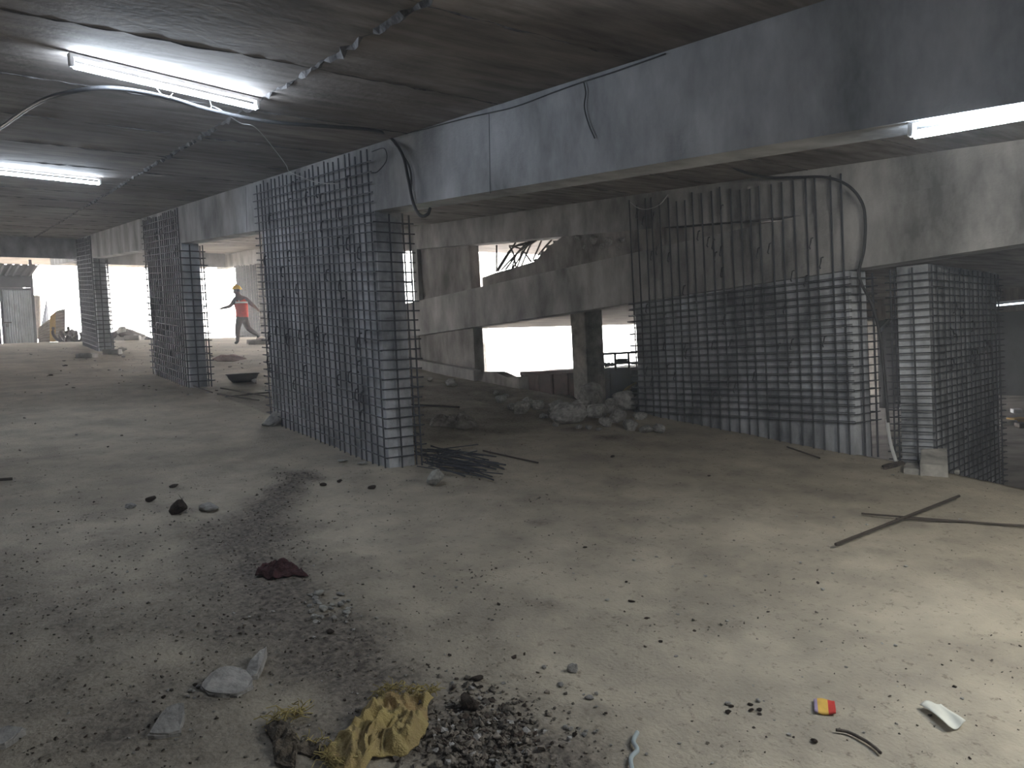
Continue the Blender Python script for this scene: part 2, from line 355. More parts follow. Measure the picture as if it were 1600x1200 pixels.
# ================================================================== SHEAR WALLS IN REBAR CAGES
def hook_mesh():
    v, f = sweep([(0, 0, .055), (-.022, .004, .05), (-.028, .01, 0), (-.02, .03, -.035), (0, .035, -.05)], .007, 6)
    return mesh('tie_hook', v, f, MT['bar'], True)
HOOK = hook_mesh()
def shear_wall(label, c0, e, L, th, zb, zc, ztop, vs, rows, rz, group='concrete walls wrapped in rebar', vr=.0075, hr=.0058, both=True, hooks=30, over=.09, top_jit=.05, double=False, core_mat=None, row_y0=-.055, far_rows=True):
    """c0: near corner on the front face; e: unit direction along the wall; zb/zc: base and core top as functions of s; ztop: bar tops; rz(row, s): row height"""
    e = Vector((*e, 0)).normalized(); mv = Vector((e.y, -e.x, 0)); c0 = Vector((c0[0], c0[1], 0))
    def P(s, d, z): return c0 + e*s + mv*d + Vector((0, 0, z))
    rt = root('shear_wall', P(L/2, th/2, zb(L/2)), label, 'wall', group)
    n = 4; v, f = [], []
    for i in range(n + 1):
        s = L*i/n
        v += [P(s, 0, zb(s) - .12), P(s, th, zb(s) - .12), P(s, th, zc(s)), P(s, 0, zc(s))]
    f = [(0, 1, 2, 3), tuple(4*n + k for k in (3, 2, 1, 0))]
    for i in range(n):
        for j in range(4): f.append((4*i + j, 4*i + 4 + j, 4*i + 4 + (j + 1) % 4, 4*i + (j + 1) % 4))
    bm = bmesh.new(); vv = [bm.verts.new(p) for p in v]
    for q in f: bm.faces.new([vv[k] for k in q])
    bmesh.ops.bevel(bm, geom=[x for x in bm.edges if x.calc_face_angle(0) > .5], offset=.008, segments=1, affect='EDGES')
    link('concrete_core', from_bm('concrete_core', bm, core_mat or MT['wall']), rt)
    k = int(L/vs)
    for side in ((-1, 1) if both else (-1,)):
        d = -.028 if side < 0 else th + .028
        for i in range(k + 1):
            s = .02 + (L - .04)*i/k + R(-.012, .012); j = R(-.012, .012)
            tt = ztop(s) if side < 0 else zc(s)
            bar('vertical_bar', P(s, d, zb(s) - .04), P(s + j, d + side*R(-.004, .004), tt - abs(R(0, top_jit))), vr, rt)
        for r in range(rows):
            d2 = d + side*(vr + hr); a = row_y0; b = L + (over*R(.6, 1.2) if far_rows else .02)
            if rz(r, 0) > (ztop(0) if side < 0 else zc(0)) - .02: continue
            o1, o2 = R(-.006, .006), R(-.006, .006)
            bar('horizontal_bar', P(a, d2, rz(r, a) + o1), P(b, d2, rz(r, b) + o2), hr, rt)
            if double and side < 0: bar('horizontal_bar', P(a, d2 - .004, rz(r, a) + o1 + .016), P(b, d2 - .004, rz(r, b) + o2 + .012), hr*.8, rt)
    for r in range(rows):                                              # stirrups closing both ends of the cage
        for s, q in ((row_y0, 1), (L + .06, 1)):
            if rz(r, 0) > zc(0) - .03: continue
            bar('end_stirrup', P(s, -.055, rz(r, s)), P(s, th + .075 + R(0, .03), rz(r, s) + R(-.004, .004)), hr, rt)
    for s in (-.04, L + .045):
        for d in ((th*.42,) if th < .35 else (th*.33, th*.66)) + ((th + .05,) if both else ()):
            bar('end_bar', P(s, d, zb(s) - .04), P(s, d + R(-.01, .01), zc(s) - .02), vr*1.1, rt)
    for i in range(hooks):
        s = R(.08, L - .08); h0 = R(.12, .95); z = zb(s) + (ztop(s) - zb(s))*h0
        o = link('tie_hook', HOOK, rt, P(s, -.04, z)); o.rotation_euler = (0, 0, math.atan2(e.y, e.x) - math.pi/2)
    return rt
g = lambda y0: (lambda s: G(y0 + s))
cc = lambda y0, o=0: (lambda s: ceil_z(0, y0 + s) - o)
def wall1(y0, y1, label, rows=24, step=.105, hooks=50, vs=.118, **kw):
    return shear_wall(label, (3.06, y0), (0, 1), y1 - y0, .25, g(y0), cc(y0, .557), cc(y0, .015), vs, rows, lambda r, s: G(y0 + s) + .11 + r*step, hooks=hooks, **kw)
W3 = wall1(5.98, 8.84, 'tall rebar-caged concrete wall with steel offcuts heaped at its foot', rows=31, step=.084)
W2 = wall1(12.43, 14.85, 'rebar-caged concrete wall with a black basin lying on the floor beside it', rows=25, hooks=22, vs=.13, hr=.009, vr=.009)
W1 = wall1(20.6, 23.0, 'far rebar-caged concrete wall with loose concrete blocks at its foot', rows=25, hooks=10, vs=.14, hr=.011, vr=.011)
def wall2(y0, y1, label, base, top, ztop, **kw):
    return shear_wall(label, (X2(y0), y0), (.061, .998), y1 - y0, .28, base, top, ztop, **kw)
W5 = wall2(3.98, 6.98, 'wide rebar-caged concrete wall beside the boulder heap with tall bars above', g(3.98), lambda s: mid_b(3.98 + s) - .005, lambda s: ceil_z(0, 3.98 + s) - .05, vs=.134, rows=19, rz=lambda r, s: .735 + r*.0765, vr=.0095, hr=.0055, hooks=44, double=True, top_jit=.1)
W7 = wall2(24.5, 27.2, 'sunlit rebar-caged concrete wall behind the walking worker', g(24.5), lambda s: ceil_z(0, 24.5 + s) - .445, lambda s: ceil_z(0, 24.5 + s) - .46, vs=.15, rows=24, rz=lambda r, s: G(24.5 + s) + .1 + r*.11, hooks=6, vr=.014, hr=.009, core_mat=MT['pale'])
_c6 = at(1454, 560, 7.0); _e6 = Vector((math.sin(AZ + math.radians(46)), math.cos(AZ + math.radians(46))))
_s6 = _c6.xy + _e6*2.2
W6 = shear_wall('rebar-caged concrete wall on the lower deck beside the leaning concrete slab', _s6, -_e6, 2.2, .27, lambda s: LOW, lambda s: 2.18, lambda s: 2.17, .15, 38, lambda r, s: LOW + .1 + r*.066, hooks=20, top_jit=.02, over=.03)
W8 = root('concrete_wall', (X2(12.2) + .2, 12.2, G(12.2)), 'bare concrete wall with dark stains left of the broken edge beam', 'wall')
def w8(name, y0, y1, zb, zt, off, th, m): return sloped_box(name, lambda y: X2(y) + off, lambda y: X2(y) + off + th, y0, y1, zb, zt, m, W8, bev=.006)
w8('lower_panel', 11.2, 13.3, lambda x, y: G(y) - .2, lambda x, y: mid_b(y) - .005, .06, .2, MT['old'])
w8('upper_panel', 11.22, 13.1, lambda x, y: 2.69, lambda x, y: ceil_z(x, y) - .445, .08, .2, MT['old'])
w8('edge_post', 13.1, 13.32, lambda x, y: 2.69, lambda x, y: ceil_z(x, y) - .445, -.0, .3, MT['old2'])
w8('plinth', 11.0, 13.4, lambda x, y: G(y) - .2, lambda x, y: G(y) + .18, -.10, .155, MT['old2'])
tag(sloped_box('parapet_stub', lambda y: X2(y) + .0, lambda y: X2(y) + .2, 9.75, 11.15, lambda x, y: G(y) - .3, lambda x, y: 1.27 if y > 10.1 else 1.18, MT['old'], n=4, bev=.01), 'broken stub of a low concrete parapet under the edge beam', 'parapet')

# columns and far pieces beyond the second line
def column(px, py, depth, w_, zb, zt, material, label, group=None):
    p = at(px, py, depth); zt = zt if zt else p.z; bm = bmesh.new(); bm_box(bm, (p.x, p.y, (zb + zt)/2), (w_, w_, zt - zb), Matrix.Rotation(-.06, 3, 'Z'), .012)
    return tag(link('concrete_column', from_bm('concrete_column', bm, material)), label, 'column', group)
column(919, 560, 14.2, .42, LOW - .02, 2.36, MT['pale'], 'square concrete column rising behind the boulder heap')
column(754, 535, 31, .18, LOW - .02, None, MT['pale'], 'slim far column in the daylight under the edge beam')
column(897, 531, 30, .12, LOW - .02, None, MT['pale'], 'thin pale post just left of the square column')
column(752, 403, 34, .2, LOW - .02, None, MT['pale'], 'thin far post seen over the broken edge beam')
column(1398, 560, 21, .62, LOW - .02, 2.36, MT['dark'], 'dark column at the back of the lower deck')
# beam and lit wall at the back of the lower deck
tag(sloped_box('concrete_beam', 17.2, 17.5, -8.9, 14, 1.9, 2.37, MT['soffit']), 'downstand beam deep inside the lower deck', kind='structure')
tag(sloped_box('wall_right', 25.2, 25.5, 12.0, 15.5, LOW, 2.37, MT['pale']), 'pale wall catching daylight at the back of the lower deck', kind='structure')

# ================================================================== LAMPS
def tube_light(p, q, label, drop=.0, side=None, lit='tube'):
    p, q = Vector(p), Vector(q); d = (q - p).normalized(); L = (q - p).length; mid = (p + q)/2
    rt = root('tube_light', mid, label, 'light', 'fluorescent tube lights')
    up = Vector((0, 0, 1)) if side is None else Vector(side)
    s = d.cross(up).normalized(); up = s.cross(d)
    Mx = Matrix((d, s, up)).transposed()
    bm = bmesh.new(); bm_box(bm, mid + up*.05, (L, .03, .022), Mx, .003); link('housing', from_bm('housing', bm, MT['housing']), rt)
    for k in (-1, 1):
        bm = bmesh.new(); bm_box(bm, mid + d*k*(L/2 - .012) + up*.018, (.024, .03, .05), Mx, .004); link('end_cap', from_bm('end_cap', bm, MT['housing']), rt)
    v, f = sweep([p + d*.024, p + d*.1, mid, q - d*.1, q - d*.024], .016, 10); link('tube', mesh('tube', v, f, MT[lit], True), rt)
    return rt
def cpt(px, py, o): return on_ramp(px, py, CEIL - o)
def ct(x, y, o=.075): return Vector((x, y, ceil_z(x, y) - o))
tube_light(cpt(108, 101, .07), cpt(404, 169, .07), 'lit tube light on the ceiling above the hanging grey cable')
_q = cpt(158, 287, .07)
tube_light(_q - (_q - cpt(0, 270, .07)).normalized()*1.2, _q, 'lit tube light on the ceiling further up the ramp')
tube_light(Vector((-.75, 25.4, ceil_z(0, 25.4) - .5)), Vector((.5, 25.6, ceil_z(0, 25.6) - .5)), 'distant tube light beyond the cross beam')
p1 = on_l1(1420, 212, .03); p2 = on_l1(1600, 180, .03); dd = (p2 - p1).normalized()
tube_light(p1, p1 + dd*1.2, 'lit tube light fixed under the lower edge of the first beam')
tube_light(Vector((4.0, .45, ceil_z(0, .4) - .3)), Vector((4.3, -.7, ceil_z(0, -.7) - .3)), 'added unseen warm white fill tube hung below the ceiling near the ramp foot', lit='warm')  # unseen lamp added out of frame to brighten the right-hand floor
tube_light(ct(.6, -5.2), ct(1.8, -5), 'added unseen fill tube on the ceiling near the ramp foot')  # extra unseen tube behind the camera, added as fill light
q1 = at(1548, 478, 13.0); q2 = at(1602, 473, 13.0)
tube_light(q1, q1 + (q2 - q1).normalized()*1.2, 'faint tube light deep inside the lower deck', lit='dim')

# ================================================================== CABLES
def cpt(px, py, o): return on_ramp(px, py, CEIL - o)
cable('cable', [cpt(-30, 216, .05), cpt(0, 200, .06), cpt(60, 160, .1), cpt(120, 142, .12), cpt(180, 138, .12), cpt(260, 152, .12), cpt(330, 172, .12), cpt(420, 190, .1), cpt(520, 198, .08), cpt(580, 203, .06)] +
      [on_l1(606, 212, -.03), on_l1(628, 240, -.04), on_l1(638, 280, -.04), on_l1(646, 318, -.04), on_l1(657, 337, -.03), on_l1(668, 335, 0), on_l1(672, 326, .05)], .013, MT['cable'],
      'thick grey cable hung across the ceiling and down the beam end', 'cable', k=10)
cable('cable', [on_l1(617, 225, -.025), on_l1(640, 262, -.03), on_l1(643, 305, -.03), on_l1(652, 330, -.02), on_l1(662, 338, .02)], .008, MT['cable'], 'thinner cable looped beside the thick one at the beam end', 'cable')
cable('wire', [cpt(330, 165, .06), cpt(345, 172, .09), cpt(375, 192, .05), cpt(400, 200, .05), cpt(430, 235, .03), cpt(447, 258, .02), on_l1(452, 268, -.09), on_l1(470, 276, -.1), on_l1(492, 284, -.1), on_l1(515, 287, -.1), on_l1(530, 286, -.08)], .0035, MT['wire'], 'thin white wire drooping from the ceiling onto the caged wall', 'wire', k=8)
cable('wire', [cpt(245, 138, .07), cpt(252, 147, .12), cpt(263, 152, .13), cpt(270, 146, .07)], .0025, MT['wire'], 'short loop of white wire under the ceiling tube light', 'wire')
cable('wire', [cpt(328, 158, .06), cpt(330, 165, .1), cpt(329, 170, .13)], .0025, MT['wire'], 'stub of white wire beside the hanging cable', 'wire')
cable('cable', [on_l2(1130, 252, -.9), on_l2(1160, 268, -.5), on_l2(1200, 277, -.12), on_l2(1240, 277, -.1), on_l2(1290, 277, -.1), on_l2(1325, 290, -.1), on_l2(1346, 315, -.07), on_l2(1352, 345, -.06), on_l2(1350, 390, -.06), on_l2(1342, 425, -.06), on_l2(1347, 445, -.05), on_l2(1362, 475, .05), on_l2(1374, 520, .1), on_l2(1380, 570, .1), on_l2(1385, 625, .05), on_l2(1388, 660, .05)], .014, MT['cable'], 'dark cable running over the wide caged wall and down the gap', 'cable', k=8)
cable('conduit', [on_l2(1386, 655, .06), on_l2(1391, 690, .04), on_l2(1400, 721, -.05)], .016, MT['wire'], 'pale conduit end below the dark hanging cable', 'conduit')
cable('wire', [on_l2(985, 316, -.05), on_l2(995, 324, -.07), on_l2(1010, 327, -.07), on_l2(1030, 320, -.06), on_l2(1044, 304, -.03)], .005, MT['wire'], 'pale wire loop hanging on the second beam', 'wire')
cable('pipe', [on_l2(1376, 516, .9), on_l2(1402, 488, 1.6)], .02, MT['wire'], 'pale pipe slanting in the gap beside the lower deck wall', 'pipe')
cable('wire', [on_l1(590, 218, -.006), on_l1(650, 205, -.006), on_l1(730, 184, -.006), on_l1(800, 168, -.006), on_l1(860, 146, -.006), on_l1(910, 128, -.006), on_l1(960, 112, -.006), on_l1(1040, 84, -.006)], .004, MT['cable'], 'thin dark wire strung along the top of the first beam', 'wire')
cable('wire', [on_l1(912, 128, -.012), on_l1(915, 145, -.012), on_l1(913, 168, -.012), on_l1(920, 195, -.012), on_l1(929, 216, -.012)], .004, MT['cable'], 'short dark wire hanging on the face of the first beam', 'wire')
cable('wire', [on_l1(581, 237, -.06), on_l1(600, 232, -.03), on_l1(604, 250, -.03), on_l1(590, 268, -.05), on_l1(580, 270, -.08)], .004, MT['cable'], 'dark wire looped at the top corner of the caged wall', 'wire')

# ================================================================== BROKEN EDGE OVER THE MIDDLE BEAM
def broken_slab():
    prof = [(756, 453), (752, 434), (770, 427), (792, 421), (812, 415), (835, 408), (842, 399), (851, 391), (856, 384), (866, 378), (880, 367), (905, 362), (940, 360), (985, 356), (1060, 356), (1130, 350), (1206, 346)]
    n = len(prof); v, f = [], []
    for k, d in enumerate((.02, .22, .5)):
        for i, (a, b) in enumerate(prof):
            jx = R(-2, 2) if k else 0; jy = R(-3, 3) if k else 0
            t = on_l2(a + jx, b + jy, 0); t = t + L2N*d; v.append(t)
    nb = len(v)
    for d in (.02, .5):
        for (a, b) in prof:
            t = on_l2(a, b, 0) + L2N*d; t.z = 2.80 - .013*(t.y - 4) - .03; v.append(t)
    for k in range(2):
        for i in range(n - 1): f.append((k*n + i, k*n + i + 1, (k + 1)*n + i + 1, (k + 1)*n + i))
    for i in range(n - 1):
        f.append((nb + i, nb + i + 1, i + 1, i)); f.append((2*n + i, 2*n + i + 1, nb + n + i + 1, nb + n + i))
    f.append((0, n, 2*n, nb + n, nb)); f.append((n - 1, nb + n - 1, nb + 2*n - 1, 3*n - 1, 2*n - 1))
    return tag(link('broken_slab', mesh('broken_slab', v, f, MT['old'])), 'jagged broken concrete slab edge above the level edge beam', 'slab')
broken_slab()
bars = [((775, 424), (800, 388), (828, 378)), ((783, 422), (812, 392), (836, 377)), ((790, 421), (818, 385), (838, 376)), ((800, 419), (808, 396), (826, 378)), ((808, 417), (820, 390), (832, 376)), ((815, 415), (822, 398), (830, 380)),
        ((778, 424), (790, 405), (806, 378)), ((830, 409), (815, 390), (796, 384)), ((796, 385), (802, 396), (806, 417)), ((833, 405), (840, 390), (846, 376)), ((776, 383), (776, 400), (776, 424)), ((802, 418), (812, 402), (821, 378)), ((841, 399), (850, 388), (862, 375)), ((796, 384), (815, 383), (836, 377))]
for i, b in enumerate(bars):
    pts = [on_l2(x, y, .18 + .02*i) for x, y in b]
    cable('bent_rebar', pts, .015, MT['rust'], 'bent rusty rebar sticking out of the broken slab edge', 'rebar', 'bent bars at the broken slab edge', k=5, seg=6)

# ================================================================== ROCKS
def rock_mesh(seed, npts=22, flat=.75, material=None, detail=True):
    rnd = random.Random(seed); bm = bmesh.new()
    for _ in range(npts):
        a = Vector((rnd.gauss(0, 1), rnd.gauss(0, 1), rnd.gauss(0, 1))).normalized()*rnd.uniform(.75, 1.0)
        bm.verts.new((a.x*.5, a.y*.5*rnd.uniform(.8, 1), a.z*.5*flat))
    r = bmesh.ops.convex_hull(bm, input=bm.verts[:])
    bmesh.ops.delete(bm, geom=[x for x in r['geom_interior'] if isinstance(x, bmesh.types.BMVert)], context='VERTS')
    if detail: bmesh.ops.bevel(bm, geom=bm.edges[:], offset=.03, segments=1, affect='EDGES')
    return from_bm('rock', bm, material or MT['rock'])
RK = {k: [rock_mesh(i*7 + j*100, 20, fl, MT[k]) for i, fl in enumerate((.7, .8, .6, .9, .7))] for j, k in enumerate(('rock', 'rockl', 'rockd'))}
def rock(px, py, wpx, kind='rock', label=None, group=None, name='rock', surf=None, sq=1.0, sink=.25, cat='rock'):
    p = surf if surf is not None else floor_pt(px, py)
    dep = (p - EYE).dot(FW); s = wpx*dep/F_PX
    me = random.choice(RK[kind]); o = link(name, me)
    zs = s*R(.7, 1)*sq; o.scale = (s*R(.9, 1.1), s*R(.75, 1), zs); o.rotation_euler = (R(-.2, .2), R(-.2, .2), R(0, 6.3))
    lo = min(v.co.z for v in me.vertices)*zs
    o.location = p + Vector((0, 0, -lo*(1 - sink)))
    return tag(o, label, cat, group)
G1 = 'stones lying on the ramp floor'
rock(280, 806, 36, 'rockd', 'largest dark brown clod of soil beside the broken grey lump', cat='clod', name='soil_clod', sq=1.7)
rock(325, 797, 52, 'rock', 'broken flat grey concrete lump beside the dark brown clod', name='concrete_lump', cat='rubble', sq=.45)
rock(236, 784, 20, 'rockd', 'small dark clod between the flat grey chip and the largest clod', cat='clod', name='soil_clod')
rock(204, 793, 28, 'rock', 'thin flat grey chip beside a small dark clod', name='concrete_chip', cat='rubble', sq=.4)
rock(272, 761, 18, 'rockd', 'small flat dark clod behind the broken grey lump', cat='clod', name='soil_clod', sq=.6)
for q in ((505, 758, 13), (531, 754, 11), (581, 762, 18)): rock(*q, 'rockd', 'small brown clod near the dark soil patch by the tall caged wall', 'clods by the tall caged wall', 'soil_clod', cat='clod')
for q in ((535, 723, 22), (567, 726, 22)): rock(*q, 'rockl', 'pale concrete chip against the foot of the tall caged wall', 'pale chips at the wall foot', 'concrete_chip', sq=.6, cat='rubble')
rock(681, 757, 42, 'rockl', 'pale angular concrete lump in front of the steel offcuts', name='concrete_lump', cat='rubble', sq=1.4, sink=.1)
rock(428, 664, 52, 'rockl', 'pale slab fragment leaning at the upper end of the tall caged wall', name='slab_fragment', cat='rubble', sq=.9)
rock(746, 1062, 26, 'rockd', 'smaller dark brown clod behind the block of soil', cat='clod', name='soil_clod', sq=.8)
rock(735, 1112, 50, 'rockd', 'dark brown block of soil beside the gravel and yellow sack', cat='clod', name='soil_clod', sq=1.7, sink=.0)
rock(515, 997, 22, 'rockd', 'dark clod just below the crumbled grey mortar', cat='clod', name='soil_clod')
for q in ((921, 1092, 18), (876, 1070, 16), (895, 1047, 22), (850, 1043, 12), (932, 1084, 10)): rock(*q, 'rock', 'grey stone on the dusty floor near the gravel', G1, 'stone')
for q in ((987, 940, 12), (1278, 910, 8), (1010, 968, 8), (1032, 1004, 10), (1272, 1157, 15), (957, 716, 9), (1108, 745, 6)): rock(*q, 'rockd', 'small brown clod alone on the bright floor', 'lone brown clods', 'soil_clod', cat='clod')
for i in range(9): rock(1140 + R(-8, 50), 1098 + R(-8, 14), R(8, 15), random.choice(['rockd', 'rock']), 'small dark stone in the loose cluster on the bright floor', 'cluster of dark stones', 'stone')
for i in range(9): rock(905 + R(-22, 28), 1140 + R(-8, 12), R(7, 14), random.choice(['rockd', 'rock']), 'small stone in the cluster right of the gravel', 'cluster of stones by the gravel', 'stone')
for i in range(26): rock(515 + R(-38, 36), 955 + R(-26, 24), R(7, 20), random.choice(['rock', 'rock', 'rockl']), 'grey crumb of broken mortar in a small heap', 'crumbled mortar heap', 'mortar_crumb', sq=.8, cat='rubble')
for i in range(7): rock(295 + R(-40, 40), 1095 + R(-22, 22), R(7, 14), random.choice(['rockd', 'rock']), 'small stone beside the flat concrete slab piece', 'stones by the flat slab piece', 'stone')
for i in range(80):
    t = i/80
    px, py = R(120, 1560), 770 + 420*R(0, 1)**.8
    k = random.choice(['rock', 'rockd', 'rockl', 'rock'])
    rock(px, py, R(4, 10), k, {'rock': 'grey', 'rockd': 'dark brown', 'rockl': 'whitish'}[k] + ' pebble scattered alone on the dusty ramp floor', {'rock': 'grey', 'rockd': 'dark brown', 'rockl': 'whitish'}[k] + ' pebbles scattered over the ramp', 'pebble', sq=.8)
for q in ((1188, 768, 9), (1355, 820, 7), (1245, 808, 6), (1060, 800, 5), (625, 860, 8), (1395, 745, 10)): rock(*q, 'rockl', 'tiny white chip on the dusty floor below the caged walls', 'white chips', 'concrete_chip', cat='rubble', sq=.6)

# flat slab pieces
def plate(name, pxs, th, label, lift=0.0, tilt=None, material=None):
    if len(pxs) > 3 and th < .04:                                   # ragged broken outline
        k_ = len(pxs); tl = tilt or [0]*k_; q_, t_ = [], []
        for i in range(k_):
            (a, b), (c_, d_) = pxs[i], pxs[(i + 1) % k_]
            for u in (0, .33, .67): q_.append((a + (c_ - a)*u + (R(-1.6, 1.6) if u else 0), b + (d_ - b)*u + (R(-1.2, 1.2) if u else 0))); t_.append(tl[i] + (tl[(i + 1) % k_] - tl[i])*u + R(-.002, .002))
        pxs, tilt = q_, t_
    P = [floor_pt(a, b) for a, b in pxs]
    n = len(P); top = [p + Vector((R(-.004, .004), R(-.004, .004), th + lift + (tilt[i] if tilt else 0))) for i, p in enumerate(P)]
    bot = [p + Vector((0, 0, -.02)) for p in P]
    bm = bmesh.new(); vt = [bm.verts.new(p) for p in top]; vb = [bm.verts.new(p) for p in bot]
    bm.faces.new(vt)
    bm.faces.new(vb[::-1])
    for i in range(n): bm.faces.new((vt[i], vb[i], vb[(i + 1) % n], vt[(i + 1) % n]))
    bmesh.ops.bevel(bm, geom=vt and [e for e in bm.edges if e.verts[0] in vt and e.verts[1] in vt], offset=.006, segments=2, affect='EDGES')
    return tag(link(name, from_bm(name, bm, material or MT['rock'])), label, 'slab')
plate('slab_piece', [(232, 1158), (262, 1120), (289, 1116), (284, 1150)], .018, 'small kite-shaped grey slab piece lying in the dirt', tilt=[0, .02, .035, 0])
plate('slab_piece', [(312, 1084), (330, 1070), (362, 1058), (392, 1062), (396, 1078), (372, 1092), (336, 1094)], .016, 'rounded flat grey slab piece half buried in dirt', tilt=[.0, .03, .03, .01, 0, 0, 0])
plate('slab_piece', [(380, 1068), (392, 1046), (418, 1034), (402, 1064)], .012, 'pointed grey slab chip tilted behind the rounded slab piece', tilt=[0, .03, .04, .01])
plate('slab_piece', [(-14, 1176), (0, 1152), (42, 1152), (10, 1172)], .02, 'thin slab piece at the edge of the dark dirt', tilt=[0, .01, .01, 0])
plate('slab_piece', [(1438, 746), (1440, 733), (1480, 730), (1482, 748)], .1, 'pale concrete slab leaning at the ramp edge below the lower deck wall', tilt=[0, .07, .07, 0], material=MT['pale'])
plate('slab_piece', [(1412, 742), (1416, 732), (1436, 734), (1438, 745)], .05, 'small pale concrete block beside the leaning slab', material=MT['pale'])
rock(1495, 742, 12, 'rockl', 'small pale stone beside the leaning slab', name='stone')
plate('timber_scrap', [(1378, 732), (1408, 725), (1414, 728), (1384, 736)], .02, 'dark timber scrap at the ramp edge by the gap', material=MT['rust'])['category'] = 'timber'

# gravel and grit: countless little stones
def gravel(name, label, spots, seed, parent=None):
    rnd = random.Random(seed); v, f, mi = [], [], []
    base = []
    for k in range(6):
        me = rock_mesh(900 + k, 9, .8, MT['grit'], False); base.append(([x.co.copy() for x in me.vertices], [tuple(p.vertices) for p in me.polygons])); bpy.data.meshes.remove(me)
    for x, y, s in spots:
        bv, bf = base[rnd.randrange(6)]; o = len(v); a = rnd.uniform(0, 6.3); c_, s_ = math.cos(a), math.sin(a); z = H(x, y) + s*.15
        m_ = rnd.choice((0, 0, 0, 0, 0, 0, 0, 1, 2, 2))
        v += [(x + s*(q.x*c_ - q.y*s_), y + s*(q.x*s_ + q.y*c_), z + s*q.z) for q in bv]; f += [tuple(i + o for i in t) for t in bf]; mi += [m_]*len(bf)
    me = mesh(name, v, f, [MT['grit'], MT['rock'], MT['rockd']]); me.polygons.foreach_set('material_index', mi)
    return tag(link(name, me), label, 'gravel', kind='stuff')
rnd = random.Random(3); sp = []
for _ in range(1500):
    px, py = rnd.gauss(752, 48), rnd.gauss(1155, 36)
    p = on_ramp(px, py); sp.append((p.x, p.y, rnd.choice((.012, .016, .022, .03))*rnd.uniform(.7, 1.3)))
for _ in range(40):
    p = on_ramp(rnd.gauss(735, 34), rnd.gauss(1160, 28)); sp.append((p.x, p.y, rnd.uniform(.03, .05)))
gravel('gravel', 'loose brown gravel heaped beside the yellow sack', sp, 5)
sp = []
while len(sp) < 4200:
    x, y = rnd.uniform(-.2, 4), rnd.uniform(1, 6.6); d = dirt_at(x, y)
    if rnd.random() < d*.9 + .02: sp.append((x, y, rnd.choice((.006, .008, .011, .016))*rnd.uniform(.7, 1.4)))
for _ in range(1100):
    sp.append((rnd.uniform(-.5, 6.9), rnd.uniform(.9, 8.5), rnd.uniform(.006, .016)))
for _ in range(650):
    y = 22 - 14*rnd.random()**1.5; x = rnd.uniform(-.5, 7.0)
    if 2.9 < x < 3.5 and (y < 9.1 or 12.2 < y < 15.1 or y > 20.3): continue
    sp.append((x, y, rnd.choice((.01, .014, .02, .03))*rnd.uniform(.7, 1.4)))
gravel('grit', 'fine dark grit strewn along the dirt band', sp, 6)

# boulder heap at the ramp edge, in the opening below the edge beam
GB = 'boulders heaped at the ramp edge'
def mound(name, c, rx, ry, hgt, label, material, seed, base=None, rot=0):
    v, f = [], []; nr, na = 12, 40
    for i in range(nr + 1):
        t = i/nr
        for k in range(na):
            a = 2*math.pi*k/na; x = rx*t*math.cos(a); y = ry*t*math.sin(a)
            x, y = x*math.cos(rot) - y*math.sin(rot), x*math.sin(rot) + y*math.cos(rot)
            n = noise.noise(Vector((c[0] + x*1.6, c[1] + y*1.6, seed)))*.35 + noise.noise(Vector((x*5, y*5, seed + 3)))*.14
            z = hgt*(math.cos(t*math.pi/2)**1.3)*(1 + n) - .06*t
            v.append((c[0] + x, c[1] + y, c[2] + z))
    for i in range(nr):
        for k in range(na): f.append((i*na + k, i*na + (k + 1) % na, (i + 1)*na + (k + 1) % na, (i + 1)*na + k))
    bm = bmesh.new(); vv = [bm.verts.new(p) for p in v]
    for q in f: bm.faces.new([vv[i] for i in q])
    bmesh.ops.remove_doubles(bm, verts=bm.verts[:], dist=1e-4)
    return tag(link(name, from_bm(name, bm, material, True)), label, 'heap')
MT['soil'] = mat('dark_soil', (.17, .145, .13), var=.35, scale=8, bump_s=.8, bump_scale=22)
hp = on_l2(880, 625, .9)
mound('dirt_heap', (hp.x, hp.y, LOW), 2.4, 1.4, 1.12, 'dark earth heap behind the boulders on the lower deck', MT['soil'], 2, rot=1.2)
B = [(815, 647, 34), (888, 664, 62), (935, 655, 44), (965, 662, 40), (925, 632, 62), (978, 640, 48), (1000, 655, 30), (947, 668, 26), (985, 672, 30), (1010, 676, 26), (868, 650, 26), (850, 655, 18), (840, 640, 24), (905, 640, 36), (955, 645, 36), (870, 638, 30), (800, 640, 20), (1030, 676, 22), (920, 672, 14), (935, 674, 12), (868, 668, 12), (905, 672, 12), (1000, 632, 28), (826, 634, 22), (782, 628, 24), (775, 617, 16), (790, 620, 14)]
for i, (a, b, c) in enumerate(B):
    sf = on_ramp(a, b)
    if sf.x > X2(sf.y) + .1: sf = on_l2(a, b, .15)
    else: sf.z = H(sf.x, sf.y)
    lab = 'large pale boulder at the front of the heap on the ramp edge' if c >= 60 and b > 650 else ('large pale boulder at the back of the heap on the ramp edge' if c >= 60 else ('middle-sized boulder in the heap beside the wide caged wall' if c > 28 else 'small boulder in the heap beside the wide caged wall'))
    rock(a, b, c*1.22, 'rockl' if a in (782, 775) else 'rock', lab, GB, 'boulder', sf, sq=.95, sink=.1, cat='boulder')
for q in ((706, 604, 26, 'crumpled pale lump at the plinth of the stained wall'), (672, 596, 12, 'small pale lump at the plinth of the stained wall')): rock(*q[:3], 'rockl', q[3], name='concrete_lump', cat='rubble')

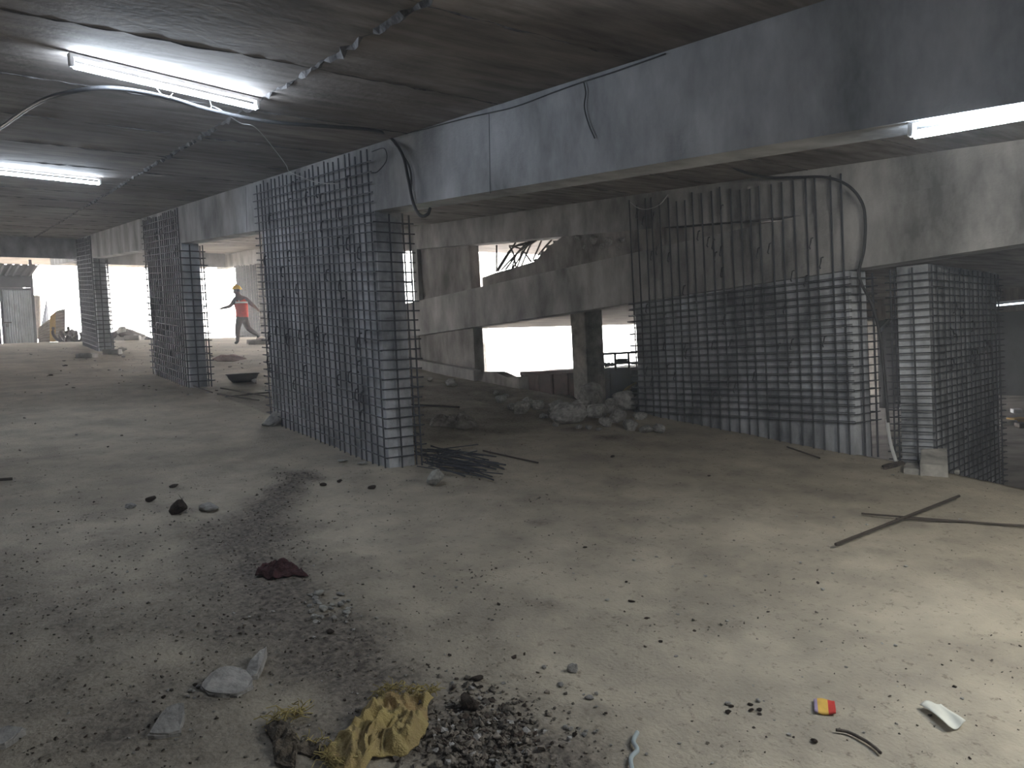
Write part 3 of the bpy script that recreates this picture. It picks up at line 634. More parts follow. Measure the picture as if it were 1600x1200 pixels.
for a, b, c in ((762, 434, 10), (783, 425, 9), (800, 421, 8), (818, 416, 12), (838, 406, 11), (848, 394, 13), (858, 384, 12), (868, 378, 10), (750, 455, 12), (762, 452, 10), (742, 459, 9), (905, 370, 22), (930, 372, 26), (955, 374, 28), (975, 372, 20), (945, 384, 18), (970, 386, 16), (915, 384, 14)):
    q_ = on_l2(a, b + c*.3, .05 if a > 900 else .2)
    rock(a, b, c*1.2, 'rock', 'chunk of rubble clinging to the broken slab edge', 'rubble on the broken slab edge', 'rubble_chunk', q_, sink=.3, cat='rubble')
# ================================================================== STEEL ON THE FLOOR
def ground_bar(a, b, r, label, group=None, lift=.0, material=None, lift2=None, name='steel_bar'):
    p, q = floor_pt(*a), floor_pt(*b); p.z += r + .012 + lift; q.z += r + .012 + (lift if lift2 is None else lift2)
    return tag(bar(name, p, q, r, material=material or MT['rust']), label, 'rebar', group)
ground_bar((1306, 858), (1499, 783), .010, 'long steel rod lying across a thinner one on the bright floor', lift=.012)
ground_bar((1346, 807), (1660, 832), .007, 'thinner long steel rod lying under the crossing rod')
ground_bar((1400, 813), (1660, 829), .005, 'second thin rod lying alongside the long crossed rod', lift=.0)
ground_bar((755, 705), (841, 727), .008, 'single steel bar lying beyond the steel offcuts')
ground_bar((1230, 703), (1281, 721), .008, 'single steel bar at the foot of the wide caged wall')
ground_bar((640, 634), (718, 640), .012, 'steel bar lying on the dark soil behind the tall caged wall')
ground_bar((0, 756), (20, 754), .012, 'short steel bar lying on the ramp alone')
for i in range(30):
    a = (R(648, 690), R(703, 738)); b = (a[0] + R(50, 105), a[1] + R(4, 28))
    ground_bar(a, b, R(.0045, .008), 'dark steel offcut in the heap at the foot of the tall caged wall', 'steel offcuts at the wall foot', lift=R(0, .06), material=MT['bar'], lift2=R(0, .05), name='steel_offcut')
for i in range(9):
    a = (R(655, 700), R(712, 742)); b = (a[0] + R(25, 70), a[1] + R(-22, 2))
    ground_bar(a, b, R(.004, .006), 'dark steel offcut in the heap at the foot of the tall caged wall', 'steel offcuts at the wall foot', lift=R(.0, .07), material=MT['bar'], lift2=R(0, .06), name='steel_offcut')
for a, b in (((345, 610), (418, 622)), ((352, 622), (420, 616)), ((340, 618), (405, 628)), ((300, 606), (332, 616))): ground_bar(a, b, .01, 'steel bar on the floor between the two nearer caged walls', 'bars between the caged walls')

# ================================================================== CLOTH, PAPER, SMALL LITTER
def cloth(name, outline, hgt, fold, material, seed, label, cat, folds=9, dirv=(1, 0), rings=26, na=110, dent=None, th=.004):
    P = [floor_pt(*q) for q in outline]; c = sum(P, Vector())/len(P)
    poly = [Vector((p.x - c.x, p.y - c.y)) for p in P]; n = len(poly)
    def rad(a):
        d = Vector((math.cos(a), math.sin(a))); best = 0
        for i in range(n):
            p, q = poly[i], poly[(i + 1) % n]; e = q - p; den = d.x*e.y - d.y*e.x
            if abs(den) < 1e-9: continue
            t = (p.x*e.y - p.y*e.x)/den; s = (p.x*d.y - p.y*d.x)/den
            if t > 0 and -1e-6 <= s <= 1 + 1e-6: best = max(best, t)
        return best
    dv = Vector(dirv).normalized(); sv = Vector((-dv.y, dv.x)); top = []
    span = max(p.length for p in poly)
    for i in range(rings + 1):
        t = i/rings
        for k in range(na):
            a = 2*math.pi*k/na; rr = rad(a)*t*(1 + .05*noise.noise(Vector((math.cos(a)*6, math.sin(a)*6, seed)))*t)
            x, y = rr*math.cos(a), rr*math.sin(a); q = Vector((x, y))
            wv = noise.noise(Vector((x*5, y*5, seed)))*1.6
            a1 = q.dot(sv)/span*folds; a2 = q.dot(dv)/span*folds*.45
            rg = (1 - abs(noise.noise(Vector((a1 + wv*.5, a2, seed)))*1.7))**3*.75 + (1 - abs(noise.noise(Vector((a2*1.3 + 9, a1*1.1 + wv*.4, seed + 2)))*1.8))**4*.4 + (1 - abs(noise.noise(Vector((a1*2.7 + wv, a2*1.6, seed + 5)))*1.7))**4*.32
            z = hgt*(1 - t**2.4)*(.55 + .6*noise.noise(Vector((x*4 + 7, y*4, seed)))) + fold*rg*(1 - t**6) + fold*.5*abs(noise.noise(Vector((x*22, y*22, seed))))
            if dent:
                dp = floor_pt(*dent[:2]); dd_ = (Vector((c.x + x, c.y + y)) - dp.xy).length/dent[2]
                if dd_ < 1: z -= (hgt*.6 + fold)*(1 - dd_**2)
            wx, wy = c.x + x, c.y + y
            top.append(Vector((wx, wy, H(wx, wy) + max(.006, z) + .004)))
    f = []
    for i in range(rings):
        for k in range(na): f.append((i*na + k, i*na + (k + 1) % na, (i + 1)*na + (k + 1) % na, (i + 1)*na + k))
    bm = bmesh.new(); vv = [bm.verts.new(p) for p in top]
    for q in f: bm.faces.new([vv[i] for i in q])
    bmesh.ops.remove_doubles(bm, verts=bm.verts[:], dist=1e-5)
    bmesh.ops.recalc_face_normals(bm, faces=bm.faces)
    bmesh.ops.solidify(bm, geom=bm.faces[:], thickness=th)
    o = link(name, from_bm(name, bm, material, True)); return tag(o, label, cat)
def fringe(parent, pts, ln, n, material, seed):
    rn = random.Random(seed); v, f = [], []
    for _ in range(n):
        i = rn.randrange(len(pts) - 1); t = rn.random(); p = floor_pt(pts[i][0] + (pts[i + 1][0] - pts[i][0])*t, pts[i][1] + (pts[i + 1][1] - pts[i][1])*t)
        p.z += rn.uniform(.004, .035); a = rn.uniform(0, 6.3); l = ln*rn.uniform(.4, 1.2)
        q = p + Vector((math.cos(a)*l*.5, math.sin(a)*l*.5, rn.uniform(0, .025))); q2 = q + Vector((math.cos(a + .6)*l*.5, math.sin(a + .6)*l*.5, rn.uniform(-.02, .012)))
        a_, b_ = sweep([p, q, q2], .0016, 4); o = len(v); v += a_; f += [tuple(x + o for x in t_) for t_ in b_]
    o = link('frayed_fringe', mesh('frayed_fringe', v, f, material), parent); return tag(o, kind='stuff')
def sack_material():
    M = MT['sack']; nt = M.node_tree; N = nt.nodes; L = nt.links; b = N['Principled BSDF']; src = b.inputs['Base Color'].links[0].from_socket
    tc = N.new('ShaderNodeTexCoord'); n = N.new('ShaderNodeTexNoise'); n.inputs['Scale'].default_value = 3.4; n.inputs['Detail'].default_value = 2; L.new(tc.outputs['Object'], n.inputs['Vector'])
    mr = N.new('ShaderNodeMapRange'); mr.inputs['From Min'].default_value = .55; mr.inputs['From Max'].default_value = .68; mr.inputs['To Max'].default_value = .75; L.new(n.outputs['Fac'], mr.inputs['Value'])
    mx = N.new('ShaderNodeMix'); mx.data_type = 'RGBA'; L.new(mr.outputs['Result'], mx.inputs[0]); L.new(src, mx.inputs[6]); mx.inputs[7].default_value = (.36, .17, .11, 1); L.new(mx.outputs[2], b.inputs['Base Color'])
sack_material()
sk = cloth('woven_sack', [(500, 1185), (528, 1163), (560, 1125), (592, 1096), (612, 1088), (640, 1092), (680, 1094), (668, 1112), (669, 1140), (655, 1172), (630, 1190), (606, 1188), (580, 1192), (560, 1225), (520, 1215), (512, 1195)], .035, .042, MT['sack'], 3, 'crumpled yellow woven sack with frayed edges lying in the dirt', 'sack', folds=3.2, rings=40, na=170, dirv=(.5, .9), dent=(647, 1113, .055))
fringe(sk, [(590, 1098), (615, 1086), (650, 1092), (684, 1090)], .05, 110, MT['straw'], 1); fringe(sk, [(505, 1188), (520, 1200), (545, 1205)], .06, 60, MT['straw'], 2)
s2 = cloth('sack_scrap', [(412, 1140), (430, 1126), (462, 1150), (470, 1165), (520, 1176), (510, 1186), (466, 1182), (462, 1205), (430, 1200), (425, 1160)], .02, .025, MT['sackb'], 8, 'brown scrap of torn sacking with straw fringe', 'cloth', folds=5)
fringe(s2, [(420, 1138), (440, 1130), (466, 1122), (474, 1118)], .06, 80, MT['straw'], 5); fringe(s2, [(465, 1165), (490, 1172), (520, 1174)], .04, 30, MT['straw'], 6)
cloth('cloth_rag', [(398, 908), (418, 892), (446, 886), (462, 894), (484, 908), (455, 908), (428, 912)], .05, .035, MT['maroon'], 5, 'crumpled maroon rag lying on the dirt band', 'cloth', folds=4)
MT['dust'] = mat('dusty_cloth', (.34, .31, .29), var=.25, scale=8, bump_s=.3)
cloth('plastic_sheet', [(671, 668), (674, 657), (700, 662), (722, 652), (740, 656), (748, 668), (725, 674), (700, 670)], .07, .05, MT['dust'], 15, 'dusty crumpled sheet on the soil behind the steel offcuts', 'sheet', folds=4)
MT['pinkc'] = mat('pinkish_cloth', (.33, .2, .18), var=.2, scale=6, bump_s=.2)
cloth('cloth_rag', [(332, 562), (345, 556), (370, 557), (386, 561), (366, 566), (340, 566)], .05, .03, MT['pinkc'], 21, 'faded pink cloth on the ramp behind the black basin', 'cloth', folds=3)
def sheet(name, corners, nx, ny, th, mats, label, cat, wave=.012):
    P = [floor_pt(*c) for c in corners]; v, f, mi = [], [], []
    for j in range(ny + 1):
        for i in range(nx + 1):
            s, t = i/nx, j/ny; p = P[0]*(1 - s)*(1 - t) + P[1]*s*(1 - t) + P[2]*s*t + P[3]*(1 - s)*t
            v.append(p + Vector((0, 0, .006 + wave*(1 + math.sin(s*5 + t*2.5)))))
    for j in range(ny):
        for i in range(nx): a = j*(nx + 1) + i; f.append((a, a + 1, a + nx + 2, a + nx + 1)); mi.append(mats[1](i/nx) if callable(mats[1]) else 0)
    bm = bmesh.new(); vv = [bm.verts.new(p) for p in v]
    for q, k in zip(f, mi): bm.faces.new([vv[i] for i in q]).material_index = k
    bmesh.ops.recalc_face_normals(bm, faces=bm.faces); bmesh.ops.solidify(bm, geom=bm.faces[:], thickness=th)
    return tag(link(name, from_bm(name, bm, mats[0], True)), label, cat)
sheet('paper_sheet', [(1437, 1108), (1470, 1103), (1509, 1142), (1483, 1147)], 10, 16, .002, ([MT['paper']], 0), 'curled white sheet of paper on the bright floor', 'paper', .012)
sheet('wrapper', [(1271, 1094), (1304, 1096), (1306, 1117), (1273, 1113)], 18, 8, .006, ([MT['violet'], MT['yellow'], MT['red']], lambda s: 0 if s < .15 else (1 if s < .62 else 2)), 'small red and yellow printed packet on the bright floor', 'packet', .005)
cable('twig', [floor_pt(a, b) + Vector((0, 0, .012)) for a, b in ((1306, 1142), (1325, 1145), (1348, 1156), (1366, 1168), (1376, 1178))], .006, MT['rust'], 'thin curved twig lying near the printed packet', 'twig')
cable('plastic_strip', [floor_pt(a, b) + Vector((0, 0, .015)) for a, b in ((996, 1148), (990, 1165), (996, 1178), (986, 1192), (990, 1215))], .008, MT['blueplastic'], 'pale twisted plastic strip on the floor beyond the gravel', 'plastic')
def basin():
    p = floor_pt(380, 598); rt = root('basin', p, 'black mortar basin lying on the ramp between two caged walls', 'basin')
    prof = [(.0, .0), (.15, .0), (.2, .06), (.23, .13), (.235, .135), (.22, .13), (.19, .06), (.14, .015), (0, .015)]
    v, f = [], []; na = 28
    for r, z in prof:
        for k in range(na): a = 2*math.pi*k/na; v.append(p + Vector((r*1.1*math.cos(a), r*math.sin(a), z)))
    for i in range(len(prof) - 1):
        for k in range(na): f.append((i*na + k, i*na + (k + 1) % na, (i + 1)*na + (k + 1) % na, (i + 1)*na + k))
    link('bowl', mesh('bowl', v, f, MT['cable'], True), rt)
    cable('rim', [p + Vector((.235*1.1*math.cos(2*math.pi*k/24), .235*math.sin(2*math.pi*k/24), .135)) for k in range(25)], .01, MT['cable'], None, None, k=2, parent=rt)
basin()
rock(397, 599, 12, 'rockl', 'white chip beside the black basin', name='concrete_chip', cat='rubble')

# ================================================================== HEAD OF THE RAMP
def on_head(px, py, y):          # point on the vertical plane across the ramp at this y
    return hit(px, py, (0, y, 0), Vector((0, 1, 0)))
def block(px, py, wpx, hpx, dep_m, label, name='concrete_block', group=None, rot=0, y=None, material=None):
    p = floor_pt(px, py) if y is None else on_head(px, py, y)
    if y is not None: p.z = G(p.y) if p.x > 7.2 else H(p.x, p.y)
    d = (p - EYE).dot(FW); s = d/F_PX
    bm = bmesh.new(); bm_box(bm, p + Vector((0, 0, hpx*s/2 - .02)), (wpx*s, dep_m, hpx*s), Matrix.Rotation(rot - AZ, 3, 'Z'), .02)
    for v in bm.verts: v.co += Vector((R(-.01, .01), R(-.01, .01), R(-.01, .01)))
    return tag(link(name, from_bm(name, bm, material or MT['pale'])), label, 'block', group)
block(136, 559, 26, 8, .3, 'pale concrete block left of the far caged wall foot')
block(176, 553, 24, 9, .3, 'pale concrete block against the far caged wall foot', rot=.2)
rock(190, 549, 18, 'rockl', 'rounded pale stone behind the concrete block by the far wall', name='stone')
GR = 'debris between the two far caged walls'
block(197, 534, 46, 7, .5, 'long broken slab lying in the debris between the far caged walls', 'slab_fragment', y=26)
block(208, 541, 22, 8, .4, 'short concrete block in front of the long broken slab', y=24.6, rot=.3)
for a, b, c in ((183, 522, 18), (190, 512, 16), (196, 518, 20), (205, 526, 18), (215, 530, 16), (222, 535, 14), (186, 530, 14), (228, 538, 12), (212, 522, 10)):
    p = on_head(a, b + 6, 26.9); p.z = max(G(27), p.z - .1); rock(a, b, c*1.5, random.choice(['rock', 'rockd', 'rockl']), 'stone in the rubble between the two far caged walls', GR, 'stone', p)
mound('rubble_heap', (on_head(197, 530, 27.9).x, 27.9, G(28) - .05), 1.0, .8, .45, 'low rubble heap between the two far caged walls', MT['soil'], 5)
for k, (a, b, w_, h_) in enumerate(((412, 537, 40, 8), (405, 543, 34, 7), (418, 529, 34, 7))):
    block(a, b, w_, h_, .4, ('long concrete block stacked under the trailing foot of the worker', 'lowest flat concrete slab near the worker', 'top flat slab of the stack near the worker')[k], 'slab_fragment', rot=.15*k, y=21.2 + .5*k)
for i in range(40): rock(R(60, 420), R(553, 620), R(4, 8), random.choice(['rock', 'rockd', 'rockl']), 'pebble on the upper part of the ramp', 'pebbles on the upper ramp', 'pebble', sq=.7)

def corrugated(name, P0, ux, uz, W_, H_, pitch, amp, material, parent, across=True):
    """ribbed sheet: ribs run along uz, repeat along ux"""
    P0, ux, uz = Vector(P0), Vector(ux).normalized(), Vector(uz).normalized(); nrm = ux.cross(uz); n = int(W_/pitch*6); v, f = [], []
    for i in range(n + 1):
        s = W_*i/n; ph = (s/pitch) % 1; z = amp if .2 < ph < .45 else (amp*.5 if .1 < ph < .55 else 0)
        for h_ in (0, H_): v.append(P0 + ux*s + uz*h_ + nrm*z)
    for i in range(n): a = 2*i; f.append((a, a + 2, a + 3, a + 1))
    bm = bmesh.new(); vv = [bm.verts.new(p) for p in v]
    for q in f: bm.faces.new([vv[i] for i in q])
    bmesh.ops.recalc_face_normals(bm, faces=bm.faces); bmesh.ops.solidify(bm, geom=bm.faces[:], thickness=.004)
    return link(name, from_bm(name, bm, material), parent)
def shed():
    Y = 29.2; br = on_head(57, 537, Y); tr = on_head(52, 452, Y); dl = on_head(9, 538, Y); zb = br.z - .03; zt = tr.z
    x1 = br.x; rt = root('tin_shed', (x1 - 1.5, Y + 1, zb), 'grey corrugated tin shed with a padlocked door at the ramp head', 'shed')
    xd = dl.x
    corrugated('door', (xd, Y, zb + .03), (1, 0, 0), (0, 0, 1), x1 - xd - .05, zt - zb - .06, (x1 - xd)/13, .03, MT['tin'], rt)
    for (a, b, c, d, nm) in ((xd - .07, xd, zb, zt, 'door_post'), (x1 - .05, x1 + .03, zb, zt + .95, 'corner_post')):
        bm = bmesh.new(); bm_box(bm, ((a + b)/2, Y - .01, (c + d)/2), (b - a, .07, d - c), None, .006); link(nm, from_bm(nm, bm, MT['dtin']), rt)
    bm = bmesh.new(); bm_box(bm, ((xd + x1)/2 - 1.6, Y - .005, zt + .0), (x1 - xd + 3.2, .06, .07), None, .006); link('lintel', from_bm('lintel', bm, MT['dtin']), rt)
    corrugated('front_panel', (xd - 3.3, Y + .01, zb), (1, 0, 0), (0, 0, 1), 3.2, zt - zb, .2, .03, MT['dtin'], rt)
    corrugated('side_panel', (x1, Y, zb), (0, 1, 0), (0, 0, 1), 2.4, zt - zb + .6, .2, .03, MT['tin'], rt)
    # awning sheet pitched up towards the ramp, dark underneath
    corrugated('roof_sheet', (x1 - 4.6, Y + 1.5, zt + .02), (1, 0, 0), (.12, -.75, .2), 3.6 + .75, 2.6, .2, .03, MT['dtin'], rt)
    bm = bmesh.new(); bm_box(bm, (x1 - .55, Y - .01, zt + .3), (1.0, .03, .5), None, .004); link('gable_board', from_bm('gable_board', bm, MT['dtin']), rt)
    hp_ = on_head(11, 504, Y - .06); bm = bmesh.new(); bm_box(bm, hp_, (.24, .03, .035), None, .004); h_ = link('hasp', from_bm('hasp', bm, MT['rust']), rt)
    bm = bmesh.new(); bm_box(bm, hp_ + Vector((.0, -.03, -.09)), (.08, .04, .1), None, .01); link('padlock', from_bm('padlock', bm, MT['rust']), h_)
shed()
def lean(name, px0, px1, pb, pt0, pt1, Y, material, label, cat, th=.04, tilt=.25, ribs=0):
    a, b = on_head(px0, pb, Y), on_head(px1, pb, Y); c, d = on_head(px1, pt1, Y + tilt), on_head(px0, pt0, Y + tilt)
    off = Vector((0, th, 0)); rt = None
    o = hexa(name, [a, b, b + off, a + off], [d, c, c + off, d + off], material, .004); tag(o, label, cat)
    for k in range(ribs):
        t = (k + .5)/ribs; p = a.lerp(d, t); q = b.lerp(c, t)
        bm = bmesh.new(); v, f = sweep([p - Vector((0, .02, 0)), q - Vector((0, .02, 0))], .022, 6); bm.free()
        oo = link('batten', mesh('batten', v, f, MT['pale']), o)
    return o
lean('formwork_panel', 87, 102, 534, 486, 482, 27.4, MT['ply'], 'ribbed plywood formwork panel leaning by the yellow board', 'panel', ribs=11)
lean('painted_board', 78, 87, 534, 494, 487, 27.2, MT['board'], 'yellow painted board leaning upright in the daylight', 'board')
lean('formwork_panel', 60, 78, 537, 512, 498, 27.6, MT['ply'], 'darker battened formwork panel left of the yellow board', 'panel', ribs=8)
def cone_tarp():
    ap = on_head(73, 464, 28.6); b0, b1 = on_head(60, 530, 28.4), on_head(79, 525, 28.4); v = [ap, b0, b1, (b0 + b1)/2 + Vector((0, .7, 0)), (b0 + b1)/2 + Vector((0, -.25, 0))]
    me = mesh('tarpaulin', v, [(0, 1, 4), (0, 4, 2), (0, 2, 3), (0, 3, 1), (1, 3, 2, 4)], MT['tarp'])
    tag(link('tarpaulin', me), 'pale tarpaulin draped to a point beside the tin shed', 'tarpaulin')
cone_tarp()
bar_post = tag(bar('timber_post', on_head(59, 530, 31), on_head(58, 462, 31), .1, material=MT['ply']), 'pale timber post standing behind the draped tarpaulin', 'post')
for i in range(9):
    p = on_head(100 + 3*i, 538, 26.6 + R(-.6, .6)); p.z = H(p.x, p.y); a = R(0, 6.3); rr = R(.16, .32); ti = R(.7, 1.5)
    zc_ = p.z + rr*math.sin(ti) + .03; pts = [Vector((p.x + rr*math.cos(t)*math.cos(a) - rr*math.sin(t)*math.cos(ti)*math.sin(a), p.y + rr*math.cos(t)*math.sin(a) + rr*math.sin(t)*math.cos(ti)*math.cos(a), zc_ + rr*math.sin(t)*math.sin(ti))) for t in [2.6 + 2*math.pi*k/16 for k in range(11)]]
    cable('bent_scrap', pts, .045, MT['rust'], 'curled steel scrap in the heap beside the far caged wall', 'scrap', 'curled scrap heap', k=2, seg=6)

# ================================================================== TRUCK ON THE LOWER DECK
def truck():
    # heads to the right of the opening, side on
    A = at(815, 600, 16.2); Bp = at(1010, 600, 15.2); A.z = Bp.z = LOW
    d = (Bp - A).normalized(); nrm = Vector((d.y, -d.x, 0))             # nrm points to the camera side
    if nrm.dot(EYE - A) < 0: nrm = -nrm
    Mx = Matrix((d, nrm, Vector((0, 0, 1)))).transposed()
    L = (Bp - A).length; rt = root('dump_truck', A + d*L*.6, 'brown and blue tipper truck parked behind the boulder heap', 'truck')
    def bx(name, s0, s1, z0, z1, n0, n1, m_, parent=rt, bev=.01):
        bm = bmesh.new(); bm_box(bm, A + d*(s0 + s1)/2 + nrm*(n0 + n1)/2 + Vector((0, 0, (z0 + z1)/2)), (s1 - s0, n1 - n0, z1 - z0), Mx, bev); return link(name, from_bm(name, bm, m_), parent)
    zt = at(815, 583, 16.2).z - LOW
    Lb = L*.63
    bed = bx('bed', 0, Lb, .75, zt, -2.2, 0, MT['brown'])
    for k in range(6): bx('bed_rib', Lb*(k + .02)/5.2, Lb*(k + .02)/5.2 + .07, .75, zt + .01, -.02, .06, MT['brown'], bed)
    bx('top_rail', 0, Lb, zt - .05, zt + .03, -.03, .07, MT['brown'], bed)
    bx('side_marker', Lb*.83, Lb*.95, zt - .22, zt - .12, 0, .03, MT['orange'], bed)
    body = bx('front_body', Lb + .03, L + 1.6, .45, zt + .03, -2.1, 0, MT['blue'])
    for k in range(5): bx('body_rib', Lb + .2 + k*.45, Lb + .26 + k*.45, .5, zt, -.01, .04, MT['blue'], body)
    bx('chassis', -.2, L + 1.5, .5, .74, -1.5, -.6, MT['cable'])
    def wheel(s, r, n0, w_):
        c = A + d*s + nrm*n0 + Vector((0, 0, r)); prof = [(.0, .06), (.45*r, .06), (.5*r, .0), (.86*r, 0), (.97*r, .04), (r, .1), (r, w_ - .1), (.97*r, w_ - .04), (.86*r, w_), (0, w_)]
        v, f = [], []; na = 32
        for rr, o in prof:
            for k in range(na): a = 2*math.pi*k/na; v.append(c + d*rr*math.cos(a) + Vector((0, 0, rr*math.sin(a))) - nrm*o)
        for i in range(len(prof) - 1):
            for k in range(na): f.append((i*na + k, i*na + (k + 1) % na, (i + 1)*na + (k + 1) % na, (i + 1)*na + k))
        wl = link('wheel', mesh('wheel', v, f, MT['rubber'], True), rt)
        hv, hf = sweep([c + nrm*.02, c - nrm*.08], .22*r/.5, 14); link('hub', mesh('hub', hv, hf, MT['rust']), wl)
        for k in range(20):
            a = 2*math.pi*k/20; bm = bmesh.new(); q = Matrix((d*math.cos(a) + Vector((0, 0, math.sin(a))), nrm, -d*math.sin(a) + Vector((0, 0, math.cos(a))))).transposed()
            bm_box(bm, c + (d*math.cos(a) + Vector((0, 0, math.sin(a))))*r - nrm*w_/2, (.03, w_*.85, .07), q); link('tread_lug', from_bm('tread_lug', bm, MT['rubber']), wl)
        return c
    for s in (.6, 1.5): wheel(s, .48, -.02, .3)
    wc = wheel(L + .15, .62, .42, .38)
    pts = [wc + d*.72*math.cos(a) + Vector((0, 0, .72*math.sin(a))) for a in [math.radians(x) for x in range(185, 20, -12)]]
    v, f = [], []
    for p in pts: v += [p + nrm*.06, p - nrm*.45, p - nrm*.45 + (p - wc).normalized()*.04, p + nrm*.06 + (p - wc).normalized()*.04]
    for i in range(len(pts) - 1):
        for j in range(4): f.append((4*i + j, 4*i + (j + 1) % 4, 4*i + 4 + (j + 1) % 4, 4*i + 4 + j))
    link('mudguard', mesh('mudguard', v, f, MT['yellow2']), rt)
    # guard frame standing on the front body
    zf = lambda px, py: at(px, py, 15.3)
    def fr(a, b, nm='guard_rail'): bar(nm, zf(*a), zf(*b), .025, rt, MT['cable'])
    for x in (943, 962, 983, 1004): fr((x, 578), (x - 1, 552), 'guard_post')
    fr((942, 553), (1005, 550)); fr((962, 568), (1004, 566)); fr((945, 572), (962, 570))
    p = zf(972, 564); bm = bmesh.new(); bm_box(bm, p, (.24, .05, .1), Mx, .02); link('lamp_box', from_bm('lamp_box', bm, MT['cable']), rt)
    for k in range(6): x = 945 + 3*k; fr((x, 566 + (k % 2)), (x, 571), 'chain_link')
MT['yellow2'] = mat('dull_yellow_paint', (.30, .24, .12), rough=.5, var=.2, scale=3, bump_s=0)
truck()
# scraps at the back of the lower deck, right of the lower deck wall
for k, (a, b, c) in enumerate(((1570, 664, 26), (1590, 660, 22), (1588, 645, 12), (1600, 668, 20))):
    p = on_level(a, b, LOW); d_ = (p - EYE).dot(FW)/F_PX
    bm = bmesh.new(); bm_box(bm, p + Vector((0, 0, .05)), (c*d_, .3, .1), Matrix.Rotation(R(-.4, .4) - AZ, 3, 'Z'), .01)
    tag(link('timber_scrap', from_bm('timber_scrap', bm, [MT['pale'], MT['board'], MT['tin'], MT['rust']][k])), ['pale board lying on the lower deck floor', 'tan board lying on the lower deck floor', 'bright tin scrap on the lower deck floor', 'rusty plate on the lower deck floor'][k], 'scrap')

# ================================================================== THE WORKER
def skin_mesh(name, chains, joins=()):
    """chains: list of lists of (point, radius); first point may be an index into the shared vertex list"""
    verts, edges, rad = [], [], []
    idx = {}
    def add(key, p, r):
        if key in idx: return idx[key]
        idx[key] = len(verts); verts.append(p); rad.append(r); return idx[key]
    for ch in chains:
        prev = None
        for key, p, r in ch:
            i = add(key, p, r)
            if prev is not None and prev != i: edges.append((prev, i))
            prev = i
    me = bpy.data.meshes.new(name); me.from_pydata([tuple(v) for v in verts], edges, []); me.update()
    o = bpy.data.objects.new(name, me); C.objects.link(o)
    md = o.modifiers.new('skin', 'SKIN'); md.use_smooth_shade = True
    for i, sv in enumerate(me.skin_vertices[0].data):
        rr = rad[i]; rr = tuple(q*1.1 for q in rr) if isinstance(rr, tuple) else (rr*1.14 if rr > .012 else rr); sv.radius = rr if isinstance(rr, tuple) else (rr, rr); sv.use_root = (i == 0)
    sd = o.modifiers.new('sub', 'SUBSURF'); sd.levels = 2; sd.render_levels = 2
    dg = bpy.context.evaluated_depsgraph_get(); dg.update(); ev = o.evaluated_get(dg); out = bpy.data.meshes.new_from_object(ev, depsgraph=dg)
    bpy.data.objects.remove(o); out.name = name
    out.polygons.foreach_set('use_smooth', [True]*len(out.polygons))
    return out
